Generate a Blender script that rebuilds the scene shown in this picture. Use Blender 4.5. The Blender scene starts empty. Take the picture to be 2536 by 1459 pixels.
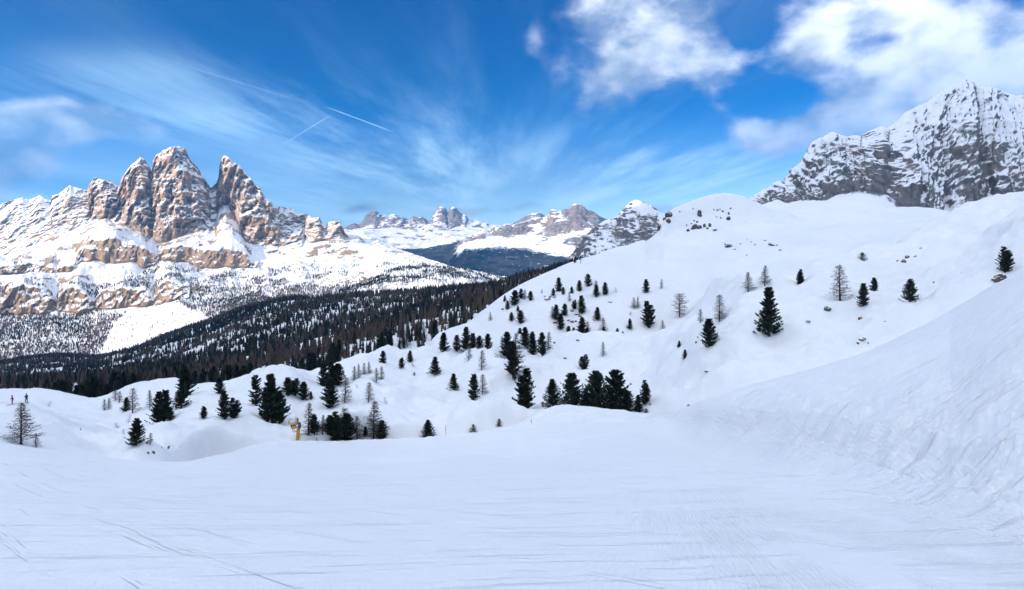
import bpy, math, random
import numpy as np

# ------------------------------------------------------------------ camera, sky, sun, exposure
F, CX, HY = 1450.0, 1268.0, 620.0        # focal length in photo pixels, principal column, horizon row
scene = bpy.context.scene
col = scene.collection
R = math.radians

cam_data = bpy.data.cameras.new('camera')
cam = bpy.data.objects.new('camera', cam_data)
col.objects.link(cam)
cam.location = (0, 0, 0)
cam.rotation_euler = (R(90), 0, 0)
cam_data.sensor_width = 36
cam_data.lens = 36 * F / 2536
cam_data.shift_y = -(729.5 - HY) / 2536
cam_data.clip_start = 0.1
cam_data.clip_end = 80000
scene.camera = cam

SUN_EL, SUN_SIDE = 15.0, 55.0            # elevation; degrees from straight behind the camera towards the left
SUN_H = (-math.sin(R(SUN_SIDE)), -math.cos(R(SUN_SIDE)))
sun_vec = (SUN_H[0] * math.cos(R(SUN_EL)), SUN_H[1] * math.cos(R(SUN_EL)), math.sin(R(SUN_EL)))
sun_data = bpy.data.lights.new('sun', 'SUN')
sun_data.energy = 3.9
sun_data.angle = R(0.53)
sun_data.color = (1.0, 0.83, 0.66)
sun = bpy.data.objects.new('sun', sun_data)
col.objects.link(sun)
import mathutils
sun.rotation_euler = mathutils.Vector(sun_vec).to_track_quat('Z', 'Y').to_euler()

scene.view_settings.view_transform = 'Standard'
scene.view_settings.look = 'None'
scene.view_settings.gamma = 1.0
scene.view_settings.exposure = 1.44
scene.render.engine = 'CYCLES'
scene.cycles.max_bounces = 3
scene.cycles.diffuse_bounces = 1
scene.cycles.glossy_bounces = 2
scene.cycles.transmission_bounces = 2
scene.cycles.volume_bounces = 0
scene.cycles.adaptive_threshold = 0.02
scene.cycles.transparent_max_bounces = 8
scene.cycles.use_denoising = True
scene.cycles.sample_clamp_indirect = 6.0
try:
    scene.cycles.denoiser = 'OPENIMAGEDENOISE'
    scene.cycles.denoising_input_passes = 'RGB_ALBEDO_NORMAL'
    scene.cycles.denoising_prefilter = 'ACCURATE'
except Exception:
    pass


class G:
    """small helper to write node graphs as expressions"""
    def __init__(s, tree):
        s.t = tree
    def n(s, kind, **kw):
        nd = s.t.nodes.new(kind)
        for k, v in kw.items():
            setattr(nd, k, v)
        return nd
    def put(s, sock, v):
        if isinstance(v, bpy.types.NodeSocket):
            s.t.links.new(v, sock)
        elif v is not None:
            sock.default_value = v
    def m(s, op, a, b=None, c=None, clamp=False):
        nd = s.n('ShaderNodeMath', operation=op, use_clamp=clamp)
        s.put(nd.inputs[0], a); s.put(nd.inputs[1], b); s.put(nd.inputs[2], c)
        return nd.outputs[0]
    def add(s, a, b): return s.m('ADD', a, b)
    def sub(s, a, b): return s.m('SUBTRACT', a, b)
    def mul(s, a, b): return s.m('MULTIPLY', a, b)
    def div(s, a, b): return s.m('DIVIDE', a, b)
    def pw(s, a, b): return s.m('POWER', a, b)
    def mx(s, a, b): return s.m('MAXIMUM', a, b)
    def mn(s, a, b): return s.m('MINIMUM', a, b)
    def step(s, x, lo, hi, a=0.0, b=1.0):
        nd = s.n('ShaderNodeMapRange', interpolation_type='SMOOTHSTEP')
        s.put(nd.inputs[0], x); s.put(nd.inputs[1], lo); s.put(nd.inputs[2], hi)
        s.put(nd.inputs[3], a); s.put(nd.inputs[4], b)
        return nd.outputs[0]
    def lin(s, x, lo, hi, a=0.0, b=1.0):
        nd = s.n('ShaderNodeMapRange')
        s.put(nd.inputs[0], x); s.put(nd.inputs[1], lo); s.put(nd.inputs[2], hi)
        s.put(nd.inputs[3], a); s.put(nd.inputs[4], b)
        return nd.outputs[0]
    def xyz(s, v):
        nd = s.n('ShaderNodeSeparateXYZ'); s.put(nd.inputs[0], v)
        return nd.outputs[0], nd.outputs[1], nd.outputs[2]
    def vec(s, x, y, z):
        nd = s.n('ShaderNodeCombineXYZ')
        s.put(nd.inputs[0], x); s.put(nd.inputs[1], y); s.put(nd.inputs[2], z)
        return nd.outputs[0]
    def vm(s, op, a, b):
        nd = s.n('ShaderNodeVectorMath', operation=op)
        s.put(nd.inputs[0], a); s.put(nd.inputs[1], b)
        return nd.outputs['Value'] if op == 'DOT_PRODUCT' else nd.outputs[0]
    def noise(s, v, scale, detail=4.0, rough=0.55, dist=0.0, lac=2.0):
        nd = s.n('ShaderNodeTexNoise')
        s.put(nd.inputs['Vector'], v); nd.inputs['Scale'].default_value = scale
        nd.inputs['Detail'].default_value = detail; nd.inputs['Roughness'].default_value = rough
        nd.inputs['Distortion'].default_value = dist; nd.inputs['Lacunarity'].default_value = lac
        return nd.outputs[0]
    def mix(s, f, a, b):
        nd = s.n('ShaderNodeMix', data_type='RGBA')
        s.put(nd.inputs[0], f); s.put(nd.inputs[6], a); s.put(nd.inputs[7], b)
        return nd.outputs[2]
    def scale(s, v, k):
        nd = s.n('ShaderNodeVectorMath', operation='MULTIPLY')
        s.put(nd.inputs[0], v); s.put(nd.inputs[1], k)
        return nd.outputs[0]


def rgb(r, g, b): return (r, g, b, 1.0)


def build_sky():
    w = bpy.data.worlds.new('World')
    scene.world = w
    w.use_nodes = True
    t = w.node_tree
    g = G(t)
    bg = t.nodes['Background']
    sky = g.n('ShaderNodeTexSky', sky_type='NISHITA', sun_disc=False)
    sky.sun_elevation = R(SUN_EL)
    sky.sun_rotation = R(180 + SUN_SIDE)
    sky.altitude = 2200
    sky.dust_density = 0.3
    sky.ozone_density = 3.0
    tc = g.n('ShaderNodeTexCoord')
    d = tc.outputs['Generated']
    x, y, z = g.xyz(d)
    # thin dry winter air: stronger contrast from zenith to horizon, per channel
    sr, sg, sb = g.xyz(sky.outputs[0])
    def ch(c, e, k, cap):
        return g.mul(g.pw(g.mn(g.mul(c, 0.1), cap), e), 10 * k)
    deep = g.vec(ch(sr, 2.6, 0.05, 0.62), ch(sg, 1.62, 0.30, 0.80), ch(sb, 1.02, 0.33, 0.95))
    base = g.mix(g.step(sg, 3.2, 8.0), deep, sky.outputs[0])      # the bright sky round the sun stays as it is
    # high cirrus: streaks running away from the viewer on a high level sheet
    zc = g.mx(z, 0.03)
    px_, py_ = g.div(x, zc), g.div(y, zc)
    warp = g.noise(g.vec(g.mul(px_, 0.18), g.mul(py_, 0.07), 0.0), 1.0, 1.0)
    cv = g.vec(g.add(g.mul(px_, 0.85), g.mul(warp, 2.0)), g.mul(py_, 0.13), 0.0)
    c1 = g.noise(cv, 1.0, 7.0, 0.64)
    c2 = g.noise(g.vec(g.mul(px_, 0.22), g.mul(py_, 0.12), 3.7), 1.0, 3.0, 0.5)
    yq = g.mx(y, 0.08)
    Uc, Vc = g.div(x, yq), g.div(z, yq)
    band = None
    for (bx, by, rx, ry, k) in ((330, 190, 300, 60, .75), (700, 285, 230, 55, .95), (900, 385, 160, 50, .9), (1110, 370, 100, 110, .55), (1650, 420, 300, 70, .8), (420, 300, 260, 50, .5)):
        e1 = g.mul(g.sub(Uc, (bx - CX) / F), F / rx); e2 = g.mul(g.sub(Vc, (HY - by) / F), F / ry)
        bb = g.mul(g.m('EXPONENT', g.mul(g.add(g.mul(e1, e1), g.mul(e2, e2)), -0.7)), k)
        band = bb if band is None else g.add(band, bb)
    band = g.mul(band, g.step(y, 0.10, 0.30))
    cir = g.mul(g.step(c1, 0.40, 0.66), g.add(g.mul(g.step(c2, 0.40, 0.62), 0.28), band))
    low = g.step(z, 0.02, 0.24, 1.0, 0.0)
    cir = g.mul(cir, g.lin(z, 0.0, 0.5, 0.80, 0.60))
    veil = g.mul(low, g.lin(g.noise(g.vec(g.mul(px_, 0.5), g.mul(py_, 0.1), 9.0), 1.0, 5.0), 0.3, 0.7, 0.45, 0.95))
    cir = g.m('ADD', cir, g.mul(veil, 0.92), clamp=True)
    skyc = g.mix(cir, base, rgb(3.0, 4.1, 4.8))
    # contrails: thin arcs on great circles
    def dirv(px, py):
        v = mathutils.Vector(((px - CX) / F, 1.0, (HY - py) / F)); v.normalize(); return v
    trail = None
    for (a, b, wd, k, edge) in (((690, 364), (828, 280), 0.0007, 0.5, 0.5), ((800, 262), (988, 332), 0.0008, 0.55, 0.5),
                                ((310, 118), (815, 272), 0.0008, 0.16, 0.9)):
        va, vb = dirv(*a), dirv(*b)
        nrm = va.cross(vb).normalized()
        mid = (va + vb).normalized(); tan = (vb - va).normalized(); half = (vb - va).length / 2
        dist = g.m('ABSOLUTE', g.vm('DOT_PRODUCT', d, tuple(nrm)))
        wob = g.mul(g.noise(d, 60.0, 3.0), wd * 1.6)
        line = g.step(dist, wd * 0.3, g.add(wob, wd), 1.0, 0.0)
        al = g.m('ABSOLUTE', g.vm('DOT_PRODUCT', d, tuple(tan - mid * mid.dot(tan))))
        line = g.mul(line, g.step(al, half * (1 - edge), half, 1.0, 0.0))
        line = g.mul(g.mul(line, k), g.step(y, 0.1, 0.2))
        trail = line if trail is None else g.mx(trail, line)
    skyc = g.mix(trail, skyc, rgb(3.2, 4.4, 5.4))
    # cumulus: soft lumps around the places where the banks stand, broken by noise
    yy = g.mx(y, 0.08)
    U, V = g.div(x, yy), g.div(z, yy)
    front = g.mul(g.step(y, 0.10, 0.30), g.mul(g.step(V, 0.46, 0.75, 1.0, 0.0), g.step(g.m('ABSOLUTE', U), 1.15, 1.5, 1.0, 0.0)))
    blobs = [(1665, 95, 160, 115, 1.0), (1510, 205, 95, 62, .72), (1450, 272, 60, 36, .62), (1800, 185, 70, 60, .8), (1345, 95, 20, 34, .22), (1470, 60, 50, 60, .3),
             (2120, 45, 170, 65, .95), (2340, 165, 190, 120, 1.15), (2500, 90, 80, 110, .8), (2000, 120, 90, 45, .75),
             (2170, 300, 150, 62, 1.0), (1985, 292, 100, 46, 1.0), (1900, 332, 60, 36, .8), (2330, 300, 150, 90, 1.0),
             (2560, 260, 160, 120, 1.0), (2750, 150, 200, 150, .9), (1860, 60, 60, 60, -.9), (1930, 225, 75, 45, -.9), (2110, 115, 70, 34, -.62), (2190, 98, 50, 22, -.5), (2520, 25, 40, 40, -.7), (1660, 300, 110, 50, -.5),
             (35, 330, 105, 50, 1.0), (170, 308, 95, 40, .95), (290, 342, 90, 34, .72), (20, 415, 90, 42, .9), (-150, 360, 150, 80, .9),
             (1190, 528, 130, 13, .62), (880, 520, 50, 18, .55), (1475, 486, 55, 15, .5), (1640, 506, 60, 16, .5)]
    cov = None
    wv = g.noise(d, 4.0, 3.0, 0.5)
    Uw = g.add(U, g.mul(g.sub(wv, 0.5), 0.14)); Vw = g.add(V, g.mul(g.sub(g.noise(g.vm('ADD', d, (3.1, 1.7, 5.0)), 4.5, 3.0), 0.5), 0.12))
    for (px, py, rx, ry, k) in blobs:
        e1 = g.mul(g.sub(Uw, (px - CX) / F), F / rx)
        e2 = g.mul(g.sub(Vw, (HY - py) / F), F / ry)
        r2 = g.add(g.mul(e1, e1), g.mul(e2, e2))
        b = g.mul(g.m('EXPONENT', g.mul(r2, -0.7)), k)
        cov = b if cov is None else g.add(cov, b)
    cov = g.mul(g.mn(cov, 1.05), front)
    side = g.mul(g.sub(1.0, front), 0.54)      # unseen broken cloud added overhead and behind to brighten the shaded snow
    cov = g.add(cov, side)
    big = g.noise(g.vm('MULTIPLY', d, (1, 1, 1.5)), 7.0, 6.0, 0.56)
    sunoff = (0.02, 0.0, 0.035)
    big2 = g.noise(g.vm('MULTIPLY', g.vm('ADD', d, sunoff), (1, 1, 1.5)), 7.0, 3.0, 0.5)
    dens = g.add(cov, g.mul(g.mul(g.sub(big, 0.5), 2.6), g.mn(g.add(g.mul(cov, 2.0), 0.12), 1.0)))
    cm = g.step(dens, 0.20, 1.08)
    cm = g.mul(cm, g.step(z, 0.0, 0.05))
    # light side of the lumps faces right and up, hollows stay grey
    shade = g.add(g.mul(g.sub(big, big2), 4.2), g.lin(dens, 0.45, 1.5, 0.55, 0.10))
    east = g.step(U, 0.15, 0.75)
    shade = g.m('ADD', shade, g.mul(east, 0.34), clamp=True)
    cc = g.mix(shade, rgb(1.85, 2.1, 2.55), rgb(5.7, 5.75, 5.85))
    # cloud is brighter towards the sun
    # and overhead more than low down, boosted there to top-light the snow
    gl = g.mul(g.add(g.mul(g.mx(z, 0.0), 2.9), 0.30), g.step(g.vm('DOT_PRODUCT', d, sun_vec), -0.3, 1.0, 0.78, 1.5))
    cc = g.scale(cc, g.vec(gl, gl, gl))
    out = g.mix(cm, skyc, cc)
    # below the horizon: snowy land, not black
    out = g.mix(g.step(z, -0.06, 0.0), rgb(3.4, 4.4, 5.6), out)
    g.put(bg.inputs[0], out)
    bg.inputs[1].default_value = 0.1
    w.cycles.sampling_method = 'MANUAL'
    w.cycles.sample_map_resolution = 1024


build_sky()

# ------------------------------------------------------------------ noise on arrays
_rng = np.random.RandomState(7)
_gr = _rng.normal(size=(256, 3)); _gr /= np.linalg.norm(_gr, axis=1)[:, None]
_gr = _gr.astype(np.float32)
_perm = _rng.permutation(256).astype(np.int32)
_perm = np.concatenate([_perm, _perm, _perm])


def pnoise(x, y, z):
    shp = np.broadcast(x, y, z).shape
    x = np.broadcast_to(np.asarray(x, np.float64), shp).ravel()
    y = np.broadcast_to(np.asarray(y, np.float64), shp).ravel()
    z = np.broadcast_to(np.asarray(z, np.float64), shp).ravel()
    fx, fy, fz = np.floor(x), np.floor(y), np.floor(z)
    xi, yi, zi = (fx.astype(np.int64) & 255), (fy.astype(np.int64) & 255), (fz.astype(np.int64) & 255)
    x = (x - fx).astype(np.float32); y = (y - fy).astype(np.float32); z = (z - fz).astype(np.float32)
    u = x * x * x * (x * (x * 6 - 15) + 10)
    v = y * y * y * (y * (y * 6 - 15) + 10)
    w = z * z * z * (z * (z * 6 - 15) + 10)
    def grad(i, j, k):
        h = _perm[_perm[_perm[(xi + i) & 255] + ((yi + j) & 255)] + ((zi + k) & 255)]
        gg = _gr[h]
        return gg[:, 0] * (x - i) + gg[:, 1] * (y - j) + gg[:, 2] * (z - k)
    a0 = grad(0, 0, 0); a1 = grad(1, 0, 0); b0 = grad(0, 1, 0); b1 = grad(1, 1, 0)
    lo = (a0 + u * (a1 - a0)); hi = (b0 + u * (b1 - b0)); n0 = lo + v * (hi - lo)
    a0 = grad(0, 0, 1); a1 = grad(1, 0, 1); b0 = grad(0, 1, 1); b1 = grad(1, 1, 1)
    lo = (a0 + u * (a1 - a0)); hi = (b0 + u * (b1 - b0)); n1 = lo + v * (hi - lo)
    return (n0 + w * (n1 - n0)).reshape(shp) * 1.6


def fbm(P, lam, octv=4, gain=0.5, st=(1, 1, 1), off=0.0):
    s = 0.0; a = 1.0; k = 1.0 / lam; tot = 0.0
    for i in range(octv):
        s = s + a * pnoise(P[..., 0] * k * st[0] + off + i * 17.3, P[..., 1] * k * st[1] + i * 5.1, P[..., 2] * k * st[2] + off * 0.7)
        tot += a; a *= gain; k *= 2.03
    return s / tot


def ridged(P, lam, octv=4, gain=0.5, st=(1, 1, 1), off=0.0):
    s = 0.0; a = 1.0; k = 1.0 / lam; tot = 0.0
    for i in range(octv):
        n = pnoise(P[..., 0] * k * st[0] + off + i * 11.7, P[..., 1] * k * st[1] + i * 3.3, P[..., 2] * k * st[2] + off)
        s = s + a * (1 - 2 * np.abs(n)); tot += a; a *= gain; k *= 2.1
    return s / tot


def sstep(x, lo, hi):
    t = np.clip((x - lo) / (hi - lo), 0, 1)
    return t * t * (3 - 2 * t)


# ------------------------------------------------------------------ terrain sheets lofted through measured lines
def pchip(xk, yk, x):
    xk = np.asarray(xk, float); yk = np.asarray(yk, float)
    h = np.diff(xk); dl = np.diff(yk) / h
    m = np.zeros_like(yk)
    for i in range(1, len(xk) - 1):
        if dl[i - 1] * dl[i] > 0:
            w1 = 2 * h[i] + h[i - 1]; w2 = h[i] + 2 * h[i - 1]
            m[i] = (w1 + w2) / (w1 / dl[i - 1] + w2 / dl[i])
    m[0], m[-1] = dl[0], dl[-1]
    x = np.clip(x, xk[0], xk[-1])
    i = np.clip(np.searchsorted(xk, x) - 1, 0, len(xk) - 2)
    t = (x - xk[i]) / h[i]
    return ((2 * t**3 - 3 * t**2 + 1) * yk[i] + (t**3 - 2 * t**2 + t) * h[i] * m[i]
            + (-2 * t**3 + 3 * t**2) * yk[i + 1] + (t**3 - t**2) * h[i] * m[i + 1])


def curve(pts, px, mode):
    a = np.array(pts, float)
    f = pchip if mode == 's' else np.interp
    if mode == 's':
        return pchip(a[:, 0], a[:, 1], px), pchip(a[:, 0], a[:, 2], px)
    return np.interp(px, a[:, 0], a[:, 1]), np.interp(px, a[:, 0], a[:, 2])


class Sheet:
    """columns are bearings, rows go away from the viewer; curves give (bearing, sight line, distance) along real lines of the land"""
    def __init__(s, px0, px1, step, curves, rows, modes='s', smooth=True, bias=None, power=None, wings=False):
        px = np.arange(px0, px1 + step, step, dtype=float)
        if wings:            # carry the land on well to both sides
            g_ = np.cumsum(step * 1.16 ** np.arange(1, 46))
            px = np.concatenate([px[0] - g_[::-1], px, px[-1] + g_])
        s.px = px; s.step = step
        u = (px - CX) / F
        K = len(curves)
        Y = np.zeros((K, len(px))); Z = np.zeros((K, len(px)))
        for k, c in enumerate(curves):
            md = modes if isinstance(modes, str) and len(modes) == 1 else modes[k]
            py, yy = curve(c, px, md)
            Y[k] = yy; Z[k] = -(py - HY) / F * yy
        # chord parameter
        T = np.zeros((K, len(px)))
        for k in range(1, K):
            T[k] = T[k - 1] + np.hypot(Y[k] - Y[k - 1], Z[k] - Z[k - 1]) + 1e-3
        def slopes(V):
            h = np.diff(T, axis=0); dl = np.diff(V, axis=0) / h
            m = np.zeros_like(V)
            m[0], m[-1] = dl[0], dl[-1]
            p = dl[:-1] * dl[1:]
            ok = p > 0
            w1 = 2 * h[1:] + h[:-1]; w2 = h[1:] + 2 * h[:-1]
            with np.errstate(divide='ignore', invalid='ignore'):
                mm = (w1 + w2) / (w1 / dl[:-1] + w2 / dl[1:])
            m[1:-1] = np.where(ok, mm, 0)
            return m
        mY, mZ = slopes(Y), slopes(Z)
        outY, outZ, outB, seg = [], [], [], []
        bias = np.zeros(K) if bias is None else np.array(bias, float)
        for k in range(K - 1):
            n = rows[k]
            tt = np.arange(n) / n
            if k == K - 2:
                tt = np.append(tt, 1.0)
            t = tt[:, None]
            if power and power.get(k):
                t = t ** power[k]
            h = (T[k + 1] - T[k])[None, :]
            if smooth:
                h00 = 2 * t**3 - 3 * t**2 + 1; h10 = t**3 - 2 * t**2 + t; h01 = -2 * t**3 + 3 * t**2; h11 = t**3 - t**2
                outY.append(h00 * Y[k] + h10 * h * mY[k] + h01 * Y[k + 1] + h11 * h * mY[k + 1])
                outZ.append(h00 * Z[k] + h10 * h * mZ[k] + h01 * Z[k + 1] + h11 * h * mZ[k + 1])
            else:
                outY.append(Y[k] + t * (Y[k + 1] - Y[k])); outZ.append(Z[k] + t * (Z[k + 1] - Z[k]))
            outB.append(np.repeat(bias[k] + t * (bias[k + 1] - bias[k]), len(px), axis=1))
            seg.append(np.repeat(k + t, len(px), axis=1))
        Yg = np.concatenate(outY); Zg = np.concatenate(outZ)
        s.P = np.stack([u[None, :] * Yg, Yg, Zg], axis=-1)
        s.bias = np.concatenate(outB); s.seg = np.concatenate(seg)
        s.PX = np.repeat(px[None, :], Yg.shape[0], axis=0)

    def normals(s):
        a = np.gradient(s.P, axis=1); b = np.gradient(s.P, axis=0)
        n = np.cross(a, b)
        n /= (np.linalg.norm(n, axis=-1, keepdims=True) + 1e-9)
        n[n[..., 2] < -0.2] *= -1
        return n

    def proj(s):
        Yc = np.maximum(s.P[..., 1], 0.01)
        return CX + F * s.P[..., 0] / Yc, HY - F * s.P[..., 2] / Yc

    def hit(s, px, py):
        """ground point on this sheet seen along a sight line (nearest one)"""
        c = int(np.argmin(np.abs(s.px - px)))
        if not hasattr(s, '_pp'):
            s._pp = s.proj()
        yy = s._pp[1][:, c]
        best = None
        lo = 1e9
        for r in range(len(yy) - 1):
            a, b = yy[r], yy[r + 1]
            if a >= py >= b and a != b and py <= lo + 1e-6:
                t = (a - py) / (a - b)
                p = s.P[r, c] + t * (s.P[r + 1, c] - s.P[r, c])
                best = p
                break
            lo = min(lo, a)
        if best is None:
            best = s.P[int(np.argmin(np.abs(yy - py))), c]
        X = (px - CX) / F * best[1]
        return np.array([X, best[1], best[2]])

    def build(s, name, mat, parent=None, smooth=True):
        Rn, C = s.P.shape[:2]
        me = bpy.data.meshes.new(name)
        nv = Rn * C
        me.vertices.add(nv)
        me.vertices.foreach_set('co', s.P.reshape(-1).astype(np.float32))
        i = np.arange(nv).reshape(Rn, C)
        q = np.stack([i[:-1, :-1], i[:-1, 1:], i[1:, 1:], i[1:, :-1]], axis=-1).reshape(-1, 4)
        nf = len(q)
        me.loops.add(nf * 4); me.polygons.add(nf)
        me.loops.foreach_set('vertex_index', q.reshape(-1).astype(np.int32))
        me.polygons.foreach_set('loop_start', (np.arange(nf) * 4).astype(np.int32))
        me.polygons.foreach_set('use_smooth', np.full(nf, smooth))
        at = me.attributes.new('bias', 'FLOAT', 'POINT')
        at.data.foreach_set('value', s.bias.reshape(-1).astype(np.float32))
        me.update(); me.validate()
        me.materials.append(mat)
        o = bpy.data.objects.new(name, me)
        col.objects.link(o)
        o['kind'] = 'structure'
        if parent: o.parent = parent
        return o


# ------------------------------------------------------------------ materials
def new_mat(name):
    m = bpy.data.materials.new(name); m.use_nodes = True
    t = m.node_tree
    b = t.nodes['Principled BSDF']
    return m, G(t), b


def mat_snow(name, groom=False, fine=1.0):
    m, g, b = new_mat(name)
    geo = g.n('ShaderNodeNewGeometry')
    P = geo.outputs['Position']
    x, y, z = g.xyz(P)
    n1 = g.noise(P, 0.35, 5.0, 0.6)
    n2 = g.noise(P, 0.02, 4.0, 0.5)
    tone = g.add(g.mul(n1, 0.35), g.mul(n2, 0.65))
    colr = g.mix(g.step(tone, 0.3, 0.7), rgb(0.80, 0.845, 0.875), rgb(0.885, 0.912, 0.93))
    grain = g.noise(P, 14.0, 4.0, 0.7)
    lump = g.noise(P, 1.6, 5.0, 0.62)
    h = g.add(g.mul(grain, 0.022 * fine), g.mul(lump, 0.10 * fine))
    dist = 1.0
    if groom:
        # groomer corduroy in passes, worn away in patches, plus ski scrapes across the fall line
        th = 0.252
        across = g.sub(g.mul(x, math.cos(th)), g.mul(y, math.sin(th)))
        along = g.add(g.mul(x, math.sin(th)), g.mul(y, math.cos(th)))
        wob = g.mul(g.noise(g.vec(g.mul(across, 0.05), g.mul(along, 0.05), 0.0), 1.0, 2.0), 1.0)
        rib = g.m('SINE', g.mul(g.add(across, wob), 2 * math.pi / 0.085))
        patch = g.step(g.noise(g.vec(g.mul(across, 0.55), g.mul(along, 0.16), 2.0), 1.0, 3.0, 0.6), g.lin(x, 2.0, 7.0, 0.45, 0.30), g.lin(x, 2.0, 7.0, 0.57, 0.46))
        gm = g.n('ShaderNodeAttribute', attribute_name='bias').outputs['Fac']
        right = g.mul(g.step(g.sub(x, g.mul(y, 0.10)), -0.5, 2.5), gm)
        h = g.add(h, g.mul(g.mul(rib, 0.010), g.mul(patch, right)))
        th2 = -0.15
        a2 = g.add(g.mul(x, math.sin(th2)), g.mul(y, math.cos(th2)))
        l2 = g.sub(g.mul(x, math.cos(th2)), g.mul(y, math.sin(th2)))
        sw = g.noise(g.vec(g.mul(l2, 0.35), g.mul(l2, 0.2), 0.0), 1.0, 2.0)
        sc = g.noise(g.vec(g.add(g.mul(a2, 3.2), g.mul(sw, 2.0)), g.mul(l2, 0.16), 0.0), 1.0, 4.0, 0.65)
        h = g.add(h, g.mul(g.step(sc, 0.55, 0.66), -0.045))
        th3 = 0.75
        a3 = g.add(g.mul(x, math.sin(th3)), g.mul(y, math.cos(th3)))
        l3 = g.sub(g.mul(x, math.cos(th3)), g.mul(y, math.sin(th3)))
        sc3 = g.noise(g.vec(g.mul(a3, 2.6), g.mul(l3, 0.12), 5.0), 1.0, 3.0, 0.6)
        h = g.add(h, g.mul(g.step(sc3, 0.60, 0.68), -0.040))
    else:
        s1 = g.noise(g.vec(g.mul(x, 0.5), g.mul(y, 0.5), g.mul(z, 0.12)), 1.0, 5.0, 0.6)
        h = g.add(h, g.mul(s1, 0.10 * fine))
    bp = g.n('ShaderNodeBump'); bp.inputs['Strength'].default_value = dist
    bp.inputs['Distance'].default_value = 1.0
    g.put(bp.inputs['Height'], h)
    g.put(b.inputs['Normal'], bp.outputs[0])
    g.put(b.inputs['Base Color'], colr)
    b.inputs['Roughness'].default_value = 0.75
    b.inputs['Specular IOR Level'].default_value = 0.25
    return m


def mat_mountain(name, warm, grey, thr, width, lam, forest=None, rockscale=1.0, streak=1.0, snowcol=(0.89, 0.90, 0.92), noise_amp=0.5, dark=None, zst=2.6, slant=0.0, yst=1.0, big=None, lower=None):
    m, g, b = new_mat(name)
    geo = g.n('ShaderNodeNewGeometry')
    P = geo.outputs['Position']; N = geo.outputs['Normal']
    x, y, z = g.xyz(P)
    nz = g.xyz(N)[2]
    at = g.n('ShaderNodeAttribute', attribute_name='bias')
    bias = at.outputs['Fac']
    k = 1.0 / lam
    n1 = g.noise(P, k * 1.0, 6.0, 0.62)
    n2 = g.noise(g.vec(g.sub(x, g.mul(z, slant)), g.mul(y, yst), g.mul(z, zst)), k * 3.5, 5.0, 0.65)
    n0 = g.noise(g.vec(g.sub(x, g.mul(z, slant)), g.mul(y, yst), g.mul(z, 0.6 if yst == 1.0 else 0.3)), k * 0.3, 3.0, 0.5)
    fine = g.add(g.add(g.mul(g.sub(n1, 0.5), noise_amp), g.mul(g.sub(n2, 0.5), noise_amp * 1.1)), g.mul(g.sub(n0, 0.5), big or noise_amp * 1.2))
    s = g.add(g.add(nz, fine), bias)
    snow = g.step(s, thr - width, thr + width)
    # rock: beds, vertical water streaks and iron-stained patches
    st = g.noise(g.vec(x, y, g.mul(z, 0.16)), k * 4.0 * streak, 5.0, 0.65)
    bed = g.noise(g.vec(g.mul(x, 0.12), g.mul(y, 0.12), g.add(g.mul(z, 1.6 if yst == 1.0 else 0.9), g.mul(x, slant))), k * 3.0, 4.0, 0.6)
    pat = g.noise(P, k * 0.55, 4.0, 0.55)
    w = g.step(g.add(g.add(g.mul(st, 0.45), g.mul(pat, 0.55)), g.mul(bed, 0.25)), 0.50, 0.76)
    rock = g.mix(w, grey, warm)
    rock = g.mix(g.mul(g.step(g.add(g.mul(st, 0.6), g.mul(bed, 0.4)), 0.58, 0.42), 0.5), rock, dark or rgb(0.13, 0.105, 0.095))
    if lower:      # rock turns to a second, browner colour low on the mountain
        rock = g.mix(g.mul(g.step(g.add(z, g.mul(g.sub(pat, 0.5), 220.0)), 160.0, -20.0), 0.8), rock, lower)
    sn = g.mix(g.step(n1, 0.3, 0.7), rgb(snowcol[0] * .95, snowcol[1] * .96, snowcol[2] * .98), rgb(*snowcol))
    c = g.mix(snow, rock, sn)
    if forest:
        fa = g.n('ShaderNodeAttribute', attribute_name='wood')
        f1 = g.noise(g.vec(x, y, g.mul(z, 0.5)), forest, 5.0, 0.75)
        fm = g.step(g.add(g.mul(fa.outputs['Fac'], 0.85), g.mul(g.sub(f1, 0.5), 3.2)), 0.30, 0.50)
        fc = g.mix(g.step(g.noise(P, forest * 0.25, 6.0, 0.7), 0.42, 0.58), rgb(0.010, 0.018, 0.024), rgb(0.052, 0.048, 0.050))
        c = g.mix(fm, c, fc)
    g.put(b.inputs['Base Color'], c)
    b.inputs['Roughness'].default_value = 0.85
    b.inputs['Specular IOR Level'].default_value = 0.15
    hh = g.add(g.mul(n2, 0.6), g.mul(st, 0.5))
    bp = g.n('ShaderNodeBump'); bp.inputs['Strength'].default_value = 0.8
    bp.inputs['Distance'].default_value = lam * 0.16 * rockscale
    g.put(bp.inputs['Height'], g.mul(hh, g.sub(1.0, g.mul(snow, 0.85))))
    g.put(b.inputs['Normal'], bp.outputs[0])
    return m


def mat_plain(name, c, rough=0.7, c2=None, scale=6.0, metal=0.0, spec=0.3, obj_coords=True):
    m, g, b = new_mat(name)
    tc = g.n('ShaderNodeTexCoord')
    v = g.noise(tc.outputs['Object'], scale, 4.0, 0.6)
    c2 = c2 or tuple(k * 0.7 for k in c)
    g.put(b.inputs['Base Color'], g.mix(g.step(v, 0.35, 0.65), rgb(*c), rgb(*c2)))
    b.inputs['Roughness'].default_value = rough
    b.inputs['Metallic'].default_value = metal
    b.inputs['Specular IOR Level'].default_value = spec
    return m


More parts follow.
